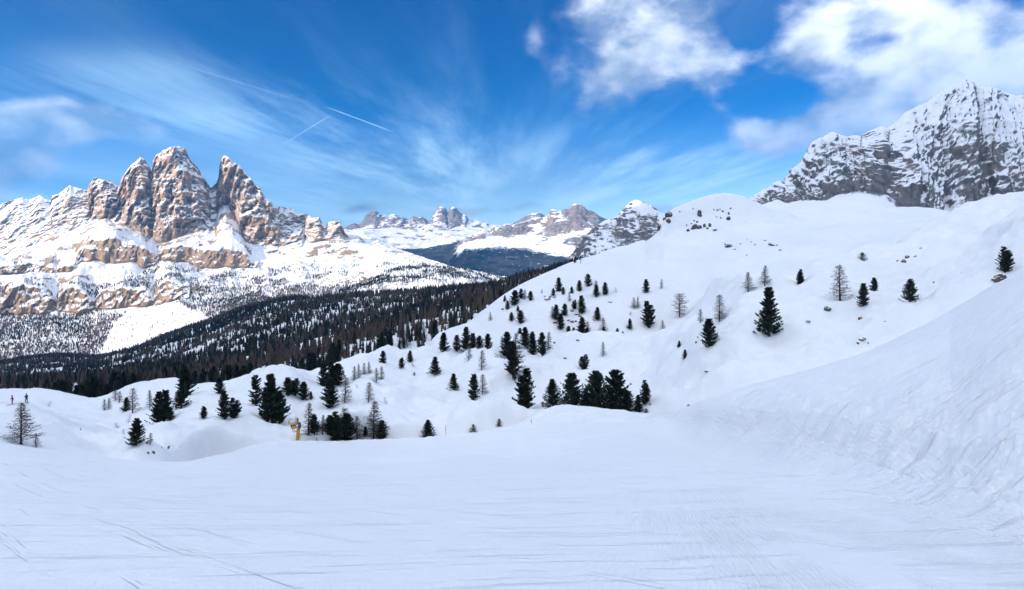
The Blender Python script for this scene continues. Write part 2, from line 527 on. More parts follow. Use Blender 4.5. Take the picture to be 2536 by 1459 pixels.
def mat_tree(name, c, c2, rough=0.8):
    """colour varies from tree to tree and from clump to clump"""
    m, g, b = new_mat(name)
    oi = g.n('ShaderNodeObjectInfo')
    geo = g.n('ShaderNodeNewGeometry')
    v = g.noise(geo.outputs['Position'], 0.9, 3.0, 0.6)
    f = g.m('ADD', g.mul(g.step(v, 0.35, 0.65), 0.6), g.mul(oi.outputs['Random'], 0.4), clamp=True)
    g.put(b.inputs['Base Color'], g.mix(f, rgb(*c), rgb(*c2)))
    b.inputs['Roughness'].default_value = rough
    b.inputs['Specular IOR Level'].default_value = 0.12
    return m


def mat_forest(name):
    m, g, b = new_mat(name)
    a = g.n('ShaderNodeAttribute', attribute_name='tint')
    g.put(b.inputs['Base Color'], a.outputs['Color'])
    b.inputs['Roughness'].default_value = 0.9
    b.inputs['Specular IOR Level'].default_value = 0.08
    return m


WARM = rgb(0.60, 0.405, 0.265); GREY = rgb(0.42, 0.335, 0.275)
M_piste = mat_snow('groomed_snow', groom=True)
M_snow = mat_snow('wind_snow', fine=1.6)
M_hill = mat_snow('hill_snow', fine=3.0)
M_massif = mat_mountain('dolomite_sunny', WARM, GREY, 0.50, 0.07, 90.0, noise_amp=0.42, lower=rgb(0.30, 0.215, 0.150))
M_far = mat_mountain('dolomite_far', rgb(0.33, 0.26, 0.21), rgb(0.20, 0.205, 0.215), 0.64, 0.08, 160.0, forest=0.020, noise_amp=0.95)
M_east = mat_mountain('dolomite_grey', rgb(0.22, 0.19, 0.17), rgb(0.155, 0.16, 0.172), 0.55, 0.11, 44.0, noise_amp=0.60, big=0.85, dark=rgb(0.045, 0.047, 0.055), zst=0.40, slant=0.35, yst=0.35)
M_valley = mat_snow('valley_snow', fine=4.0)

# ------------------------------------------------------------------ the land, from near to far
def shift(c, dpy, ky):
    return [(a, b + dpy, y * ky) for a, b, y in c]

# --- piste with the cut bank on the right
C0 = [(-700, 2850, 1.5), (3200, 2850, 1.5)]
C1 = [(-700, 1470, 6.5), (3200, 1470, 6.5)]
C2 = [(-700, 1280, 13), (1600, 1300, 13), (2000, 1292, 13.3), (2250, 1345, 10.6), (2536, 1396, 8.6), (3200, 1445, 7.1)]
C3 = [(-700, 1150, 27), (0, 1180, 28), (400, 1202, 30), (1000, 1180, 32), (1400, 1160, 33), (1700, 1150, 35), (1850, 1165, 29), (2000, 1196, 22.5),
      (2250, 1262, 15.6), (2536, 1337, 11), (3200, 1405, 8.1)]
C4 = [(-700, 1050, 45), (0, 1097, 50), (150, 1118, 54), (330, 1141, 62), (450, 1146, 70), (540, 1128, 90), (640, 1107, 110), (750, 1100, 122), (900, 1099, 128),
      (1000, 1096, 130), (1200, 1080, 130), (1400, 1060, 127), (1550, 1056, 120), (1650, 1050, 108), (1750, 1068, 79), (1850, 1094, 58), (2000, 1133, 38),
      (2250, 1210, 22), (2536, 1292, 13.4), (3200, 1372, 9.2)]
C5 = [(-700, 1062, 52), (0, 1108, 57), (150, 1130, 61), (330, 1158, 69), (450, 1156, 77), (540, 1132, 96), (640, 1101, 114), (750, 1093, 126), (900, 1092, 132), (1000, 1088, 134), (1200, 1071, 135), (1330, 1046, 136), (1400, 1040, 135), (1550, 1046, 127), (1650, 1036, 113), (1750, 1049, 82.5), (1850, 1066, 61.7), (2000, 1090, 41.5), (2250, 1152, 24.5), (2536, 1238, 15), (3200, 1325, 9.8)]
C5b = [(-700, 1085, 58), (0, 1130, 63), (150, 1150, 66), (330, 1185, 75), (450, 1180, 84), (540, 1140, 103), (640, 1103, 118), (750, 1095, 130), (900, 1093, 137), (1000, 1088, 139), (1200, 1071, 140), (1280, 1050, 142), (1330, 1022, 143), (1400, 1005, 145), (1500, 1013, 144), (1580, 1023, 138), (1650, 1025, 118), (1700, 1022, 104), (1750, 1018, 87), (1850, 1014, 67), (2000, 1022, 46), (2250, 1056, 28), (2536, 1115, 17.5), (3200, 1200, 11)]
C6 = [(-700, 1120, 68), (0, 1165, 74), (330, 1225, 84), (450, 1215, 94), (540, 1175, 110), (640, 1118, 124), (750, 1110, 135), (900, 1110, 142), (1000, 1105, 145), (1200, 1090, 146), (1300, 1065, 148), (1400, 1014, 152), (1500, 1022, 152), (1580, 1029, 146), (1650, 1022, 124), (1700, 1011, 120), (1780, 990, 112), (1900, 957, 102), (2000, 930, 94), (2100, 895, 87), (2200, 850, 80), (2300, 800, 74), (2400, 742, 68), (2536, 662, 60), (2800, 520, 54), (3200, 330, 46)]
C7 = shift(C6, 130, 1.18)
piste = Sheet(-700, 3200, 6.0, [C0, C1, C2, C3, C4, C5, C5b, C6, C7], [10, 36, 44, 60, 34, 46, 60, 10], wings=True)
P = piste.P
sg, PX = piste.seg, piste.PX
right = sstep(PX, 1600, 1800)
# wind lip of the cut bank, slumped blocks and runnels
bankface = sstep(sg, 5.0, 5.5) * (1 - sstep(sg, 6.6, 7.4)) * right
edge = sstep(sg, 4.2, 5.0) * (1 - sstep(sg, 5.9, 6.6)) * sstep(PX, 560, 700)
sc = np.clip(P[..., 1] / 40, 0.3, 2.0)
run = ridged(P, 3.6, 3, 0.5, (1, 1, 0.25), 3.0)
blk = fbm(P, 1.6, 4, 0.6, (1, 1, 1), 9.0)
P[..., 2] += bankface * (0.14 * run * sc + 0.06 * blk) + edge * (0.5 * blk + 0.55 * fbm(P, 6, 3, 0.5, off=2.0))
upper = sstep(sg, 6.2, 7.0) * right
P[..., 2] += upper * (0.4 * fbm(P, 9, 4, 0.5, (1, 0.35, 1), 4.0) + 0.12 * fbm(P, 1.3, 3, 0.6, (0.5, 1, 1), 6.0))
flat = (1 - sstep(sg, 4.0, 4.8))
P[..., 2] += flat * (0.10 * fbm(P, 9, 3, 0.5, off=1.0) * np.clip(P[..., 1] / 12, 0.2, 1.5))
churn = sstep(PX, 1650, 1950) * sstep(sg, 2.2, 3.6) * (1 - sstep(sg, 4.1, 4.6))
P[..., 2] += churn * 0.11 * fbm(P, 0.45, 3, 0.6)
lip = sstep(sg, 3.85, 4.05) * (1 - sstep(sg, 4.15, 4.4)) * sstep(PX, 1800, 2000)
jg = sg + 0.05 * pnoise(PX / 14.0, 0 * PX, 0 * PX) + 0.03 * pnoise(PX / 5.0, 0 * PX + 4, 0 * PX)
P[..., 2] += (1 - sstep(jg, 3.97, 4.06)) * sstep(sg, 3.2, 3.95) * sstep(PX, 1820, 2000) * 0.048 * np.clip(P[..., 1], 8, 30) ** 0.8
piste.bias = (1 - sstep(sg, 3.5, 3.95)) * (1 - sstep(P[..., 1], 10, 26))
piste.build('ski_piste', M_piste)

# --- hills behind the piste: bowl on the left, wooded knolls, steep slope on the right
D0 = [(-700, 1150, 62), (0, 1150, 72), (150, 1160, 76), (330, 1200, 82), (420, 1190, 88), (500, 1175, 110), (600, 1135, 122), (750, 1122, 128), (1000, 1118, 138), (1200, 1102, 138), (1400, 1085, 148), (1600, 1050, 146), (1700, 1040, 126), (2000, 965, 128), (2250, 860, 134), (2536, 716, 134), (3200, 440, 130)]
D1 = [(-700, 1085, 90), (0, 1090, 90), (100, 1097, 95), (250, 1118, 100), (330, 1142, 96), (400, 1140, 100), (460, 1127, 112), (520, 1117, 120), (600, 1107, 126), (700, 1093, 131), (750, 1090, 132), (850, 1093, 138), (1000, 1085, 144), (1100, 1078, 147), (1200, 1062, 150), (1300, 1042, 155), (1400, 1030, 160), (1550, 1035, 165), (1620, 1020, 165), (1700, 1005, 158), (1800, 980, 148), (1900, 955, 142), (2000, 925, 142), (2250, 800, 152), (2536, 640, 152), (3200, 380, 145)]
D2 = [(-700, 1040, 150), (0, 1045, 150), (100, 1050, 150), (250, 1075, 148), (330, 1090, 138), (400, 1066, 130), (460, 1050, 135), (560, 1042, 140), (650, 1040, 146), (720, 1046, 150), (800, 1042, 165), (900, 1030, 176), (1000, 1040, 182), (1100, 1030, 187), (1200, 1006, 191), (1300, 1000, 195), (1400, 1000, 196), (1550, 1000, 186), (1650, 962, 180), (1750, 905, 168), (1900, 865, 155), (2050, 842, 155), (2250, 762, 165), (2400, 702, 168), (2536, 622, 165), (3200, 365, 155)]
D3 = [(-700, 1000, 220), (0, 1008, 215), (130, 1010, 212), (300, 1022, 196), (400, 1003, 182), (500, 988, 182), (600, 990, 185), (700, 982, 192), (800, 975, 210), (900, 970, 220), (1000, 984, 226), (1100, 960, 231), (1200, 930, 228), (1300, 930, 226), (1400, 930, 226), (1550, 930, 221), (1650, 882, 212), (1750, 832, 195), (1900, 800, 170), (2050, 770, 172), (2250, 710, 190), (2400, 650, 200), (2536, 580, 208), (3200, 345, 200)]
D4 = [(-700, 970, 380), (0, 985, 360), (130, 989, 350), (230, 1000, 325), (270, 986, 318), (330, 966, 300), (400, 958, 282), (440, 951, 272), (480, 965, 258), (520, 958, 248), (560, 960, 238), (640, 958, 240), (700, 936, 250), (760, 932, 264), (850, 915, 290), (920, 891, 308), (1000, 885, 318), (1060, 873, 320), (1150, 862, 312), (1240, 858, 300), (1320, 850, 292), (1400, 837, 286), (1500, 833, 285), (1600, 845, 285), (1670, 842, 288), (1710, 800, 292), (1750, 746, 268), (1800, 714, 240), (1860, 699, 222), (1930, 700, 220), (1965, 704, 220), (2010, 682, 225), (2080, 652, 235), (2130, 643, 240), (2200, 628, 250), (2260, 597, 262), (2320, 567, 275), (2376, 547, 285), (2446, 518, 300), (2490, 507, 305), (2536, 500, 312), (3200, 420, 330)]
D5 = shift(D4, 75, 1.12)
hills = Sheet(-700, 3200, 5.0, [D0, D1, D2, D3, D4, D5], [16, 46, 52, 60, 14])
P = hills.P; PX = hills.PX
live = sstep(hills.seg, 0.4, 1.0) * (1 - sstep(hills.seg, 3.75, 4.2))
live2 = sstep(hills.seg, 0.4, 1.0) * (1 - sstep(hills.seg, 4.0, 4.3))
calm = 1 - 0.75 * (1 - sstep(PX, 470, 680)) * sstep(hills.seg, 2.0, 3.0)
live = live * calm; live2 = live2 * (0.4 + 0.6 * calm)
lump = fbm(P, 42, 4, 0.5, (1, 1, 0.6), 5.0)
rid = ridged(P, 60, 3, 0.5, (1, 0.6, 0.5), 8.0)
P[..., 2] += live * (9.0 * lump + 6.0 * rid) + live2 * (2.6 * fbm(P, 15, 4, 0.5, (1, 1, 1), 2.0) + 2.2 * ridged(P, 24, 3, 0.5, (1, 0.5, 1), 6.0) + 0.30 * fbm(P, 2.6, 3, 0.55) + 0.55 * ridged(P, 8, 3, 0.55, (1, 0.4, 1), 16.0))
# slumped snow steps and fallen slabs on the steep right slope
slab = sstep(PX, 1620, 1760) * (1 - sstep(hills.seg, 2.6, 3.2)) * live2
P[..., 2] += slab * 1.5 * ridged(P, 11, 4, 0.6, (0.35, 1, 1.4), 12.0)
# cornice crumbs along the left crest
crest = sstep(hills.seg, 3.7, 4.0) * (1 - sstep(hills.seg, 4.05, 4.4)) * (1 - sstep(PX, 1150, 1300))
P[..., 2] += crest * (1.6 * fbm(P, 14, 4, 0.6, off=21.0))


# --- upper hillside with the rounded dome
E0 = [(1000, 905, 330), (1150, 895, 325), (1400, 862, 308), (1600, 872, 305), (1760, 782, 290), (1900, 742, 250), (2100, 702, 262), (2300, 602, 300), (2500, 560, 330), (3200, 490, 350)]
E1 = [(1000, 885, 345), (1120, 834, 352), (1160, 816, 356), (1250, 800, 345), (1400, 790, 330), (1550, 780, 330), (1700, 760, 335), (1800, 700, 345), (1900, 680, 350), (2100, 625, 370), (2300, 562, 390), (2500, 542, 410), (3200, 480, 420)]
E2 = [(1000, 868, 352), (1120, 822, 362), (1160, 802, 366), (1250, 752, 368), (1400, 720, 368), (1550, 700, 372), (1700, 670, 385), (1800, 640, 398), (1900, 620, 410), (2100, 580, 440), (2300, 550, 460), (2500, 537, 480), (3200, 470, 490)]
E3 = [(1000, 858, 358), (1120, 816, 368), (1150, 806, 372), (1200, 766, 378), (1250, 728, 388), (1290, 704, 398), (1330, 685, 408), (1400, 656, 425), (1520, 621, 455), (1580, 602, 472), (1640, 592, 482), (1700, 586, 490), (1800, 583, 498), (1900, 572, 505), (2000, 562, 515), (2100, 553, 525), (2300, 541, 540), (2500, 532, 550), (3200, 475, 560)]
E4 = [(1000, 872, 368), (1120, 832, 378), (1150, 818, 384), (1250, 738, 400), (1330, 695, 420), (1400, 664, 437), (1520, 628, 468), (1570, 610, 484), (1600, 597, 494), (1616, 586, 502), (1630, 572, 512), (1642, 553, 525), (1654, 535, 538), (1667, 518, 550), (1693, 505, 565), (1732, 491, 590), (1758, 485, 605), (1798, 482, 615), (1824, 486, 615), (1863, 500, 612), (1902, 520, 605), (1928, 533, 598), (2000, 541, 598), (2071, 544, 604), (2143, 521, 612), (2186, 517, 618), (2258, 517, 618), (2330, 526, 612), (2376, 545, 605), (2500, 560, 605), (3200, 560, 605)]
_e3 = np.array(E3, float)
E4 = [(a, b, y if (a < 1640 or a > 1960) else float(np.interp(a, _e3[:, 0], _e3[:, 2])) + 0.5 * (y - float(np.interp(a, _e3[:, 0], _e3[:, 2])))) for a, b, y in E4]
E5 = shift(E4, 45, 1.15)
dome = Sheet(1000, 3200, 5.0, [E0, E1, E2, E3, E4, E5], [12, 30, 30, 44, 12])
P = dome.P
P[..., 2] -= 25 * (1 - sstep(dome.PX, 1010, 1090))
live = sstep(dome.seg, 0.3, 1.0) * (1 - sstep(dome.seg, 2.6, 3.1) * (dome.PX < 1640)) * (1 - sstep(dome.seg, 3.7, 4.1))
P[..., 2] += live * (8.0 * fbm(P, 90, 3, 0.45, off=3.0) + 5.0 * ridged(P, 65, 3, 0.5, (1, 0.6, 1), 5.0) + 2.4 * fbm(P, 22, 4, 0.5, off=6.0))


# --- forested valley in the shade
G0 = [(-700, 1120, 290), (0, 1095, 300), (300, 1085, 285), (600, 1060, 285), (800, 1012, 325), (1000, 965, 355), (1150, 935, 360), (1300, 880, 400), (1500, 700, 800)]
G1 = [(-700, 1000, 480), (0, 1002, 470), (300, 990, 440), (600, 972, 430), (700, 952, 450), (850, 902, 480), (1000, 862, 500), (1100, 842, 505), (1200, 795, 540), (1300, 722, 660), (1500, 680, 900)]
G2 = [(-700, 950, 1200), (0, 955, 1200), (300, 932, 1100), (500, 900, 960), (700, 862, 860), (850, 832, 810), (1000, 802, 790), (1100, 780, 780), (1200, 750, 800), (1300, 706, 860), (1500, 665, 1000)]
G3 = [(-700, 930, 2600), (0, 906, 2500), (60, 893, 2500), (150, 886, 2480), (230, 894, 2400), (300, 881, 2300), (360, 861, 2200), (420, 833, 2120), (480, 813, 2100), (540, 792, 2080), (575, 776, 2050), (640, 757, 2000), (700, 746, 1900), (800, 740, 1800),
      (900, 733, 1700), (1000, 728, 1600), (1100, 721, 1500), (1220, 710, 1350), (1300, 690, 1220), (1400, 662, 1120), (1500, 640, 1120)]
G4 = shift(G3, 50, 1.25)
valley = Sheet(-700, 1500, 5.0, [G0, G1, G2, G3, G4], [14, 56, 84, 16])
P = valley.P
live = sstep(valley.seg, 0.5, 1.0) * (1 - 0.65 * sstep(valley.seg, 2.5, 3.0))
kd = np.clip(P[..., 1] / 900, 0.5, 1.5)
P[..., 2] += live * kd * (15 * fbm(P, 240, 3, 0.5, (1, 1.3, 0.4), 31.0) + 7 * ridged(P, 110, 3, 0.5, (1, 1.5, 0.3), 17.0))
valley.build('valley_floor', M_valley)

# --- great limestone massif on the left
SK = [(-700, 560), (-300, 540), (-100, 520), (0, 510), (16, 500), (39, 494), (56, 490), (70, 497), (99, 486), (125, 499), (130, 486), (146, 481), (160, 470), (174, 459), (185, 465), (200, 470), (217, 473), (219, 463), (231, 444), (240, 440),
      (250, 446), (278, 453), (288, 461), (296, 460), (300, 446), (312, 429), (326, 408), (339, 401), (348, 392), (358, 396), (368, 413), (376, 425), (378, 403), (386, 387), (402, 376), (418, 367), (441, 363), (459, 369),
      (470, 396), (488, 414), (504, 442), (522, 466), (535, 455), (542, 439), (543, 410), (551, 390), (560, 387), (579, 403), (594, 412), (603, 426), (621, 444), (637, 463), (643, 465), (658, 494), (671, 502), (687, 520), (691, 511),
      (711, 517), (724, 517), (739, 532), (750, 529), (764, 533), (773, 542), (791, 538), (799, 557), (806, 559), (812, 553), (841, 548), (852, 575), (859, 583), (888, 584), (912, 604), (935, 596), (966, 611), (1021, 630), (1100, 655), (1200, 690), (1260, 706), (1320, 720)]
SKY_Y = [(-700, 4950), (0, 4900), (120, 4900), (217, 4930), (222, 4780), (288, 4800), (298, 4760), (348, 4700), (370, 4760), (376, 4810), (380, 4800), (388, 4750), (440, 4740), (500, 4760), (520, 4880), (532, 4960), (542, 4930), (552, 4880), (600, 4780), (687, 4640), (692, 4860),
         (760, 4860), (765, 4700), (850, 4640), (856, 4720), (912, 4700), (966, 4600), (1021, 4380), (1100, 4100), (1320, 3700)]
_sy = np.array(SKY_Y, float)
H7 = [(a, b, float(np.interp(a, _sy[:, 0], _sy[:, 1]))) for a, b in SK]
H0 = [(-700, 960, 2500), (0, 935, 2550), (300, 915, 2550), (600, 855, 2450), (800, 810, 2450), (1000, 770, 2500), (1320, 740, 2600)]
H1 = [(-700, 905, 3000), (0, 905, 3000), (250, 898, 3000), (300, 884, 3000), (500, 838, 2950), (600, 805, 2900), (800, 775, 2900), (900, 756, 2900), (1000, 742, 2950), (1320, 725, 3000)]
H2 = [(-700, 782, 3600), (0, 779, 3600), (100, 779, 3600), (140, 770, 3640), (225, 776, 3600), (233, 768, 3640), (300, 764, 3600), (385, 757, 3600), (450, 742, 3600), (600, 738, 3600), (800, 737, 3500), (900, 728, 3450), (1000, 722, 3400), (1320, 716, 3300)]
H3 = [(-700, 720, 3690), (-40, 722, 3680), (5, 735, 3660), (25, 712, 3690), (60, 698, 3700), (105, 712, 3690), (122, 730, 3670), (138, 748, 3655), (156, 722, 3685), (190, 708, 3700), (214, 726, 3680), (233, 748, 3660), (252, 724, 3680), (300, 706, 3690), (358, 709, 3690), (380, 736, 3655), (398, 702, 3690),
      (420, 690, 3700), (455, 702, 3700), (600, 705, 3750), (800, 700, 3750), (900, 690, 3700), (1000, 684, 3600), (1320, 708, 3400)]
H4 = [(-700, 682, 4000), (0, 680, 4000), (172, 673, 4000), (184, 664, 4040), (204, 648, 4080), (235, 647, 4100), (261, 651, 4100), (326, 650, 4100), (347, 661, 4080), (384, 656, 4100), (418, 642, 4130), (459, 650, 4130), (501, 664, 4100), (574, 667, 4100), (626, 666, 4100), (700, 662, 4100),
      (800, 652, 4100), (900, 652, 4050), (1000, 655, 3950), (1100, 676, 3700), (1320, 702, 3450)]
H5 = [(-700, 655, 4030), (0, 655, 4030), (36, 656, 4030), (41, 664, 4020), (46, 656, 4030), (134, 656, 4030), (141, 664, 4020), (148, 656, 4030), (172, 655, 4030), (180, 652, 4050), (193, 626, 4130), (209, 604, 4160), (261, 585, 4170), (287, 583, 4170), (313, 601, 4160), (360, 611, 4150), (374, 622, 4140), (386, 640, 4125), (398, 618, 4160), (444, 604, 4180), (485, 611, 4170),
      (522, 610, 4170), (574, 614, 4170), (608, 624, 4160), (624, 650, 4130), (640, 652, 4140), (700, 646, 4200), (800, 636, 4250), (900, 630, 4250), (1000, 642, 4100), (1100, 668, 3850), (1320, 700, 3600)]
H6 = [(-700, 622, 4400), (0, 640, 4330), (13, 645, 4310), (50, 630, 4330), (94, 617, 4380), (125, 593, 4450), (154, 575, 4520), (175, 582, 4500), (198, 567, 4540), (225, 552, 4600), (261, 540, 4620), (285, 558, 4520), (311, 564, 4480), (350, 577, 4450), (365, 598, 4410), (376, 588, 4450),
      (388, 602, 4400), (402, 605, 4380), (444, 590, 4400), (490, 575, 4430), (532, 584, 4420), (538, 562, 4510), (543, 540, 4600), (549, 520, 4690), (557, 511, 4720), (568, 522, 4690), (580, 540, 4640), (592, 560, 4560), (602, 590, 4450), (608, 601, 4420), (635, 609, 4400), (687, 624, 4350), (737, 619, 4370), (747, 616, 4400), (755, 590, 4600), (765, 604, 4450), (805, 601, 4450),
      (851, 598, 4450), (912, 607, 4500), (966, 618, 4430), (1021, 634, 4250), (1100, 660, 3950), (1320, 698, 3650)]
# buttresses: mid-wall line pushed forward on the towers and back in the gullies
_px = np.array(sorted(set([a for a, _, _ in H6] + [a for a, _ in SK])), float)
def mid(t, fwd):
    a6 = np.array(H6); a7 = np.array(H7)
    p6, y6 = np.interp(_px, a6[:, 0], a6[:, 1]), np.interp(_px, a6[:, 0], a6[:, 2])
    p7, y7 = np.interp(_px, a7[:, 0], a7[:, 1]), np.interp(_px, a7[:, 0], a7[:, 2])
    hgt = np.clip((p6 - p7) / 200, 0, 1)
    py = p6 + t * (p7 - p6); yy = y6 + t * (y7 - y6)
    yy = yy - fwd * hgt * 120
    return [(float(a), float(b), float(c)) for a, b, c in zip(_px, py, yy)]
def jit(c, amp, lam, seed, x0=-700, x1=1320):
    a = np.array(c, float); px = np.arange(x0, x1, 5.0)
    n = pnoise(px / lam, px * 0 + seed, px * 0) + 0.6 * pnoise(px / lam * 2.3, px * 0 + seed + 9, px * 0)
    py = np.interp(px, a[:, 0], a[:, 1]) + amp * n * (px < 900); yy = np.interp(px, a[:, 0], a[:, 2]) - amp * 3.0 * n * (px < 900)
    return list(zip(px.tolist(), py.tolist(), yy.tolist()))
H2 = jit(H2, 5, 40, 1.5); H3 = jit(H3, 8, 35, 2.5); H4 = jit(H4, 8, 45, 3.5); H5 = jit(H5, 7, 40, 4.5)
H6a = mid(0.35, 0.2); H6b = mid(0.72, 0.15)
H8 = shift(H7, 130, 1.05)
massif = Sheet(-360, 1320, 1.9, [H0, H1, H2, H3, H4, H5, H6, H6a, H6b, H7, H8], [8, 34, 26, 26, 24, 28, 62, 62, 52, 10], modes='l', smooth=False,
               bias=[0.3, 0.3, 0.05, 0.05, 0.1, 0.0, 0.0, -0.06, -0.04, 0.05, 0.1])
P = massif.P; PX = massif.PX; S = massif.seg
N = massif.normals()
# smooth the base normal a little so crags move outwards together
for _ in range(3):
    N[1:-1] = (N[:-2] + N[1:-1] * 2 + N[2:]) / 4
    N[:, 1:-1] = (N[:, :-2] + N[:, 1:-1] * 2 + N[:, 2:]) / 4
wall = sstep(S, 5.8, 6.4) * (1 - sstep(S, 8.85, 9.1) * 0.75)
wall2 = sstep(S, 3.9, 4.1) * (1 - sstep(S, 4.95, 5.05)) * (PX < 640) + sstep(S, 1.9, 2.1) * (1 - sstep(S, 2.95, 3.05)) * (PX < 470)
wall2 = np.clip(wall2, 0, 1)
low = sstep(S, 0.5, 1.2) * (1 - wall) * (1 - wall2) * (1 - sstep(S, 9.0, 9.3))
W = P + 40 * np.stack([fbm(P, 160, 3, off=1), fbm(P, 160, 3, off=2), 0 * P[..., 0]], -1)
but = ridged(W, 300, 4, 0.55, (1, 1, 0.16), 4.0)
crag = ridged(W, 90, 4, 0.58, (1, 1, 0.33), 7.0)
blocky = fbm(W, 130, 4, 0.6, (1, 1, 0.8), 27.0)
fine = fbm(P, 26, 3, 0.6, (1, 1, 0.6), 11.0)
crack = ridged(W, 40, 3, 0.6, (1, 1, 0.35), 19.0)
zz = P[..., 2] + 70 * fbm(P, 380, 4, 0.55, off=5) + 0.10 * P[..., 0]
def ledge(lam, sharp=0.8):
    fr = (zz / lam) % 1.0
    return np.where(fr < sharp, fr / sharp, (1 - fr) / (1 - sharp)) - 0.5
lm = sstep(fbm(P, 210, 3, off=8), -0.25, 0.35)
led = 30 * ledge(95, 0.8) * lm + 13 * ledge(41, 0.75) * sstep(fbm(P, 150, 3, off=18), -0.2, 0.4)
amp = np.clip((P[..., 2] + 250) / 500, 0.55, 1.0)
disp = wall * amp * (1 - 0.45 * (1 - sstep(PX, 190, 240))) * (190 * (but - 0.25) + 80 * (crag - 0.25) + 70 * blocky + 17 * fine + 34 * (crack - 0.25) + led * 1.0) + wall2 * (34 * crag + 14 * fine + 40 * but + 22 * blocky + 0.2 * led)
disp -= disp[wall > 0.5].mean() * wall * 0.6
push = np.clip(-N[..., 1], 0.35, 1.0) * disp
P[..., 0] -= P[..., 0] / P[..., 1] * push
P[..., 1] -= push
P[..., 0] += 0.22 * N[..., 0] * disp * (1 - sstep(S, 8.0, 9.0))
P[..., 2] += sstep(S, 8.2, 9.0) * (1 - sstep(S, 9.0, 9.3)) * (9 * ridged(P, 60, 4, 0.6, off=33.0) - 4)
# avalanche runnels and small gullies on the aprons
P[..., 2] += low * (9 * ridged(P, 150, 4, 0.5, (1, 0.25, 0.2), 3.0) + 10 * fbm(P, 260, 3, off=14) + 3 * fbm(P, 40, 3, off=15))
# outcrops poking through the aprons
oc = sstep(fbm(P, 150, 5, 0.62, (1, 1, 1), 40.0), -0.04, 0.18) * low * sstep(S, 1.3, 2.0)
P[..., 2] += oc * 12 * ridged(P, 40, 3, off=2)
massif.bias -= oc * 0.42
massif.bias += sstep(-PX, -215, -120) * sstep(S, 6.6, 8.8) * 0.40
massif.bias -= wall2 * 0.10
massif.bias -= 0.14 * sstep(PX, 520, 600) * wall
massif.bias += low * 0.16 * (1 - oc)
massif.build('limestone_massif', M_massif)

# --- wooded cliff hill in front of the far valley
Q0 = [(840, 770, 2450), (1000, 760, 2450), (1150, 752, 2450), (1300, 735, 2500)]
Q1 = [(840, 742, 2650), (913, 728, 2700), (1000, 729, 2700), (1075, 728, 2700), (1226, 712, 2720), (1300, 722, 2720)]
Q2 = [(840, 732, 2760), (913, 712, 2790), (1000, 700, 2800), (1075, 697, 2800), (1150, 696, 2800), (1226, 708, 2790), (1300, 722, 2760)]
Q3 = [(840, 725, 2900), (880, 712, 2950), (913, 699, 2980), (950, 679, 3010), (981, 668, 3050), (1070, 663, 3050), (1110, 667, 3020), (1153, 671, 2980), (1190, 686, 2920), (1226, 703, 2870), (1300, 722, 2850)]
Q4 = shift(Q3, 40, 1.08)
knoll = Sheet(840, 1300, 2.2, [Q0, Q1, Q2, Q3, Q4], [8, 30, 34, 8], modes='l', smooth=False, bias=[.2, .0, -.05, .2, .2])
P = knoll.P
lv = sstep(knoll.seg, 0.5, 1.0) * (1 - sstep(knoll.seg, 2.9, 3.2))
P[..., 2] += lv * (16 * ridged(P, 90, 4, off=3) + 5 * fbm(P, 25, 3))
P[..., 1] -= lv * 14 * ridged(P, 70, 3, off=9)
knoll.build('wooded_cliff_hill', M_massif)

# --- far range across the valley
I0 = [(780, 800, 3800), (1000, 730, 4500), (1200, 720, 4800), (1460, 700, 5000)]
I1 = [(780, 690, 5200), (1000, 673, 5600), (1100, 668, 5800), (1200, 672, 5900), (1460, 670, 6000)]
I2 = [(780, 640, 6800), (950, 625, 7200), (1040, 640, 7200), (1150, 634, 7400), (1300, 640, 7400), (1460, 640, 7400)]
I3 = [(780, 600, 9000), (900, 600, 9200), (960, 622, 8800), (1050, 622, 8800), (1150, 600, 9200), (1250, 600, 9500), (1460, 600, 9500)]
I4 = [(780, 582, 10500), (850, 576, 10800), (903, 570, 11000), (960, 570, 11000), (1049, 572, 11000), (1060, 564, 11000), (1110, 571, 10900), (1153, 566, 11000), (1230, 578, 10800), (1290, 566, 11500), (1460, 570, 11500)]
I5 = [(780, 590), (830, 575), (850, 568), (879, 555), (892, 560), (903, 547), (916, 530), (929, 524), (944, 534), (960, 538), (973, 534), (997, 540), (1017, 547), (1025, 539), (1049, 542), (1059, 552), (1067, 544), (1076, 537), (1081, 524), (1084, 520),
      (1093, 514), (1101, 520), (1104, 530), (1110, 538), (1112, 526), (1121, 513), (1130, 520), (1139, 530), (1149, 533), (1152, 546), (1166, 548), (1187, 550), (1205, 554), (1229, 564), (1250, 562), (1273, 555), (1297, 542), (1318, 531), (1336, 530), (1349, 537), (1400, 560), (1460, 570)]
I5 = [(a, b, 11400 + (600 if a > 1240 else 0)) for a, b in I5]
I6 = shift(I5, 40, 1.05)
far = Sheet(780, 1460, 1.8, [I0, I1, I2, I3, I4, I5, I6], [8, 26, 30, 34, 46, 8], modes='l', smooth=False, bias=[0.25, 0.25, 0.2, 0.1, 0.0, -0.15, 0])
P = far.P; S = far.seg
N = far.normals()
wall = sstep(S, 3.8, 4.2) * (1 - sstep(S, 4.9, 5.1))
N[..., 2] *= 0.4
P += N * (wall * (90 * ridged(P, 420, 4, 0.55, (1, 1, 0.5), 6.0) + 40 * fbm(P, 120, 3, off=4)))[..., None]
P[..., 2] += sstep(S, 1.5, 2.5) * (1 - wall) * (1 - sstep(S, 5, 5.2)) * (60 * ridged(P, 900, 4, 0.5, off=12.0) + 25 * fbm(P, 250, 3))
far.wood = (1 - sstep(S, 2.75, 3.15)) * 0.95 * sstep(far.PX, 960, 1010) + (1 - sstep(S, 1.9, 2.3)) * 0.3
far.bias -= 0.45 * sstep(fbm(P, 420, 4, 0.6, off=9.0), -0.05, 0.25) * sstep(S, 1.5, 2.2)
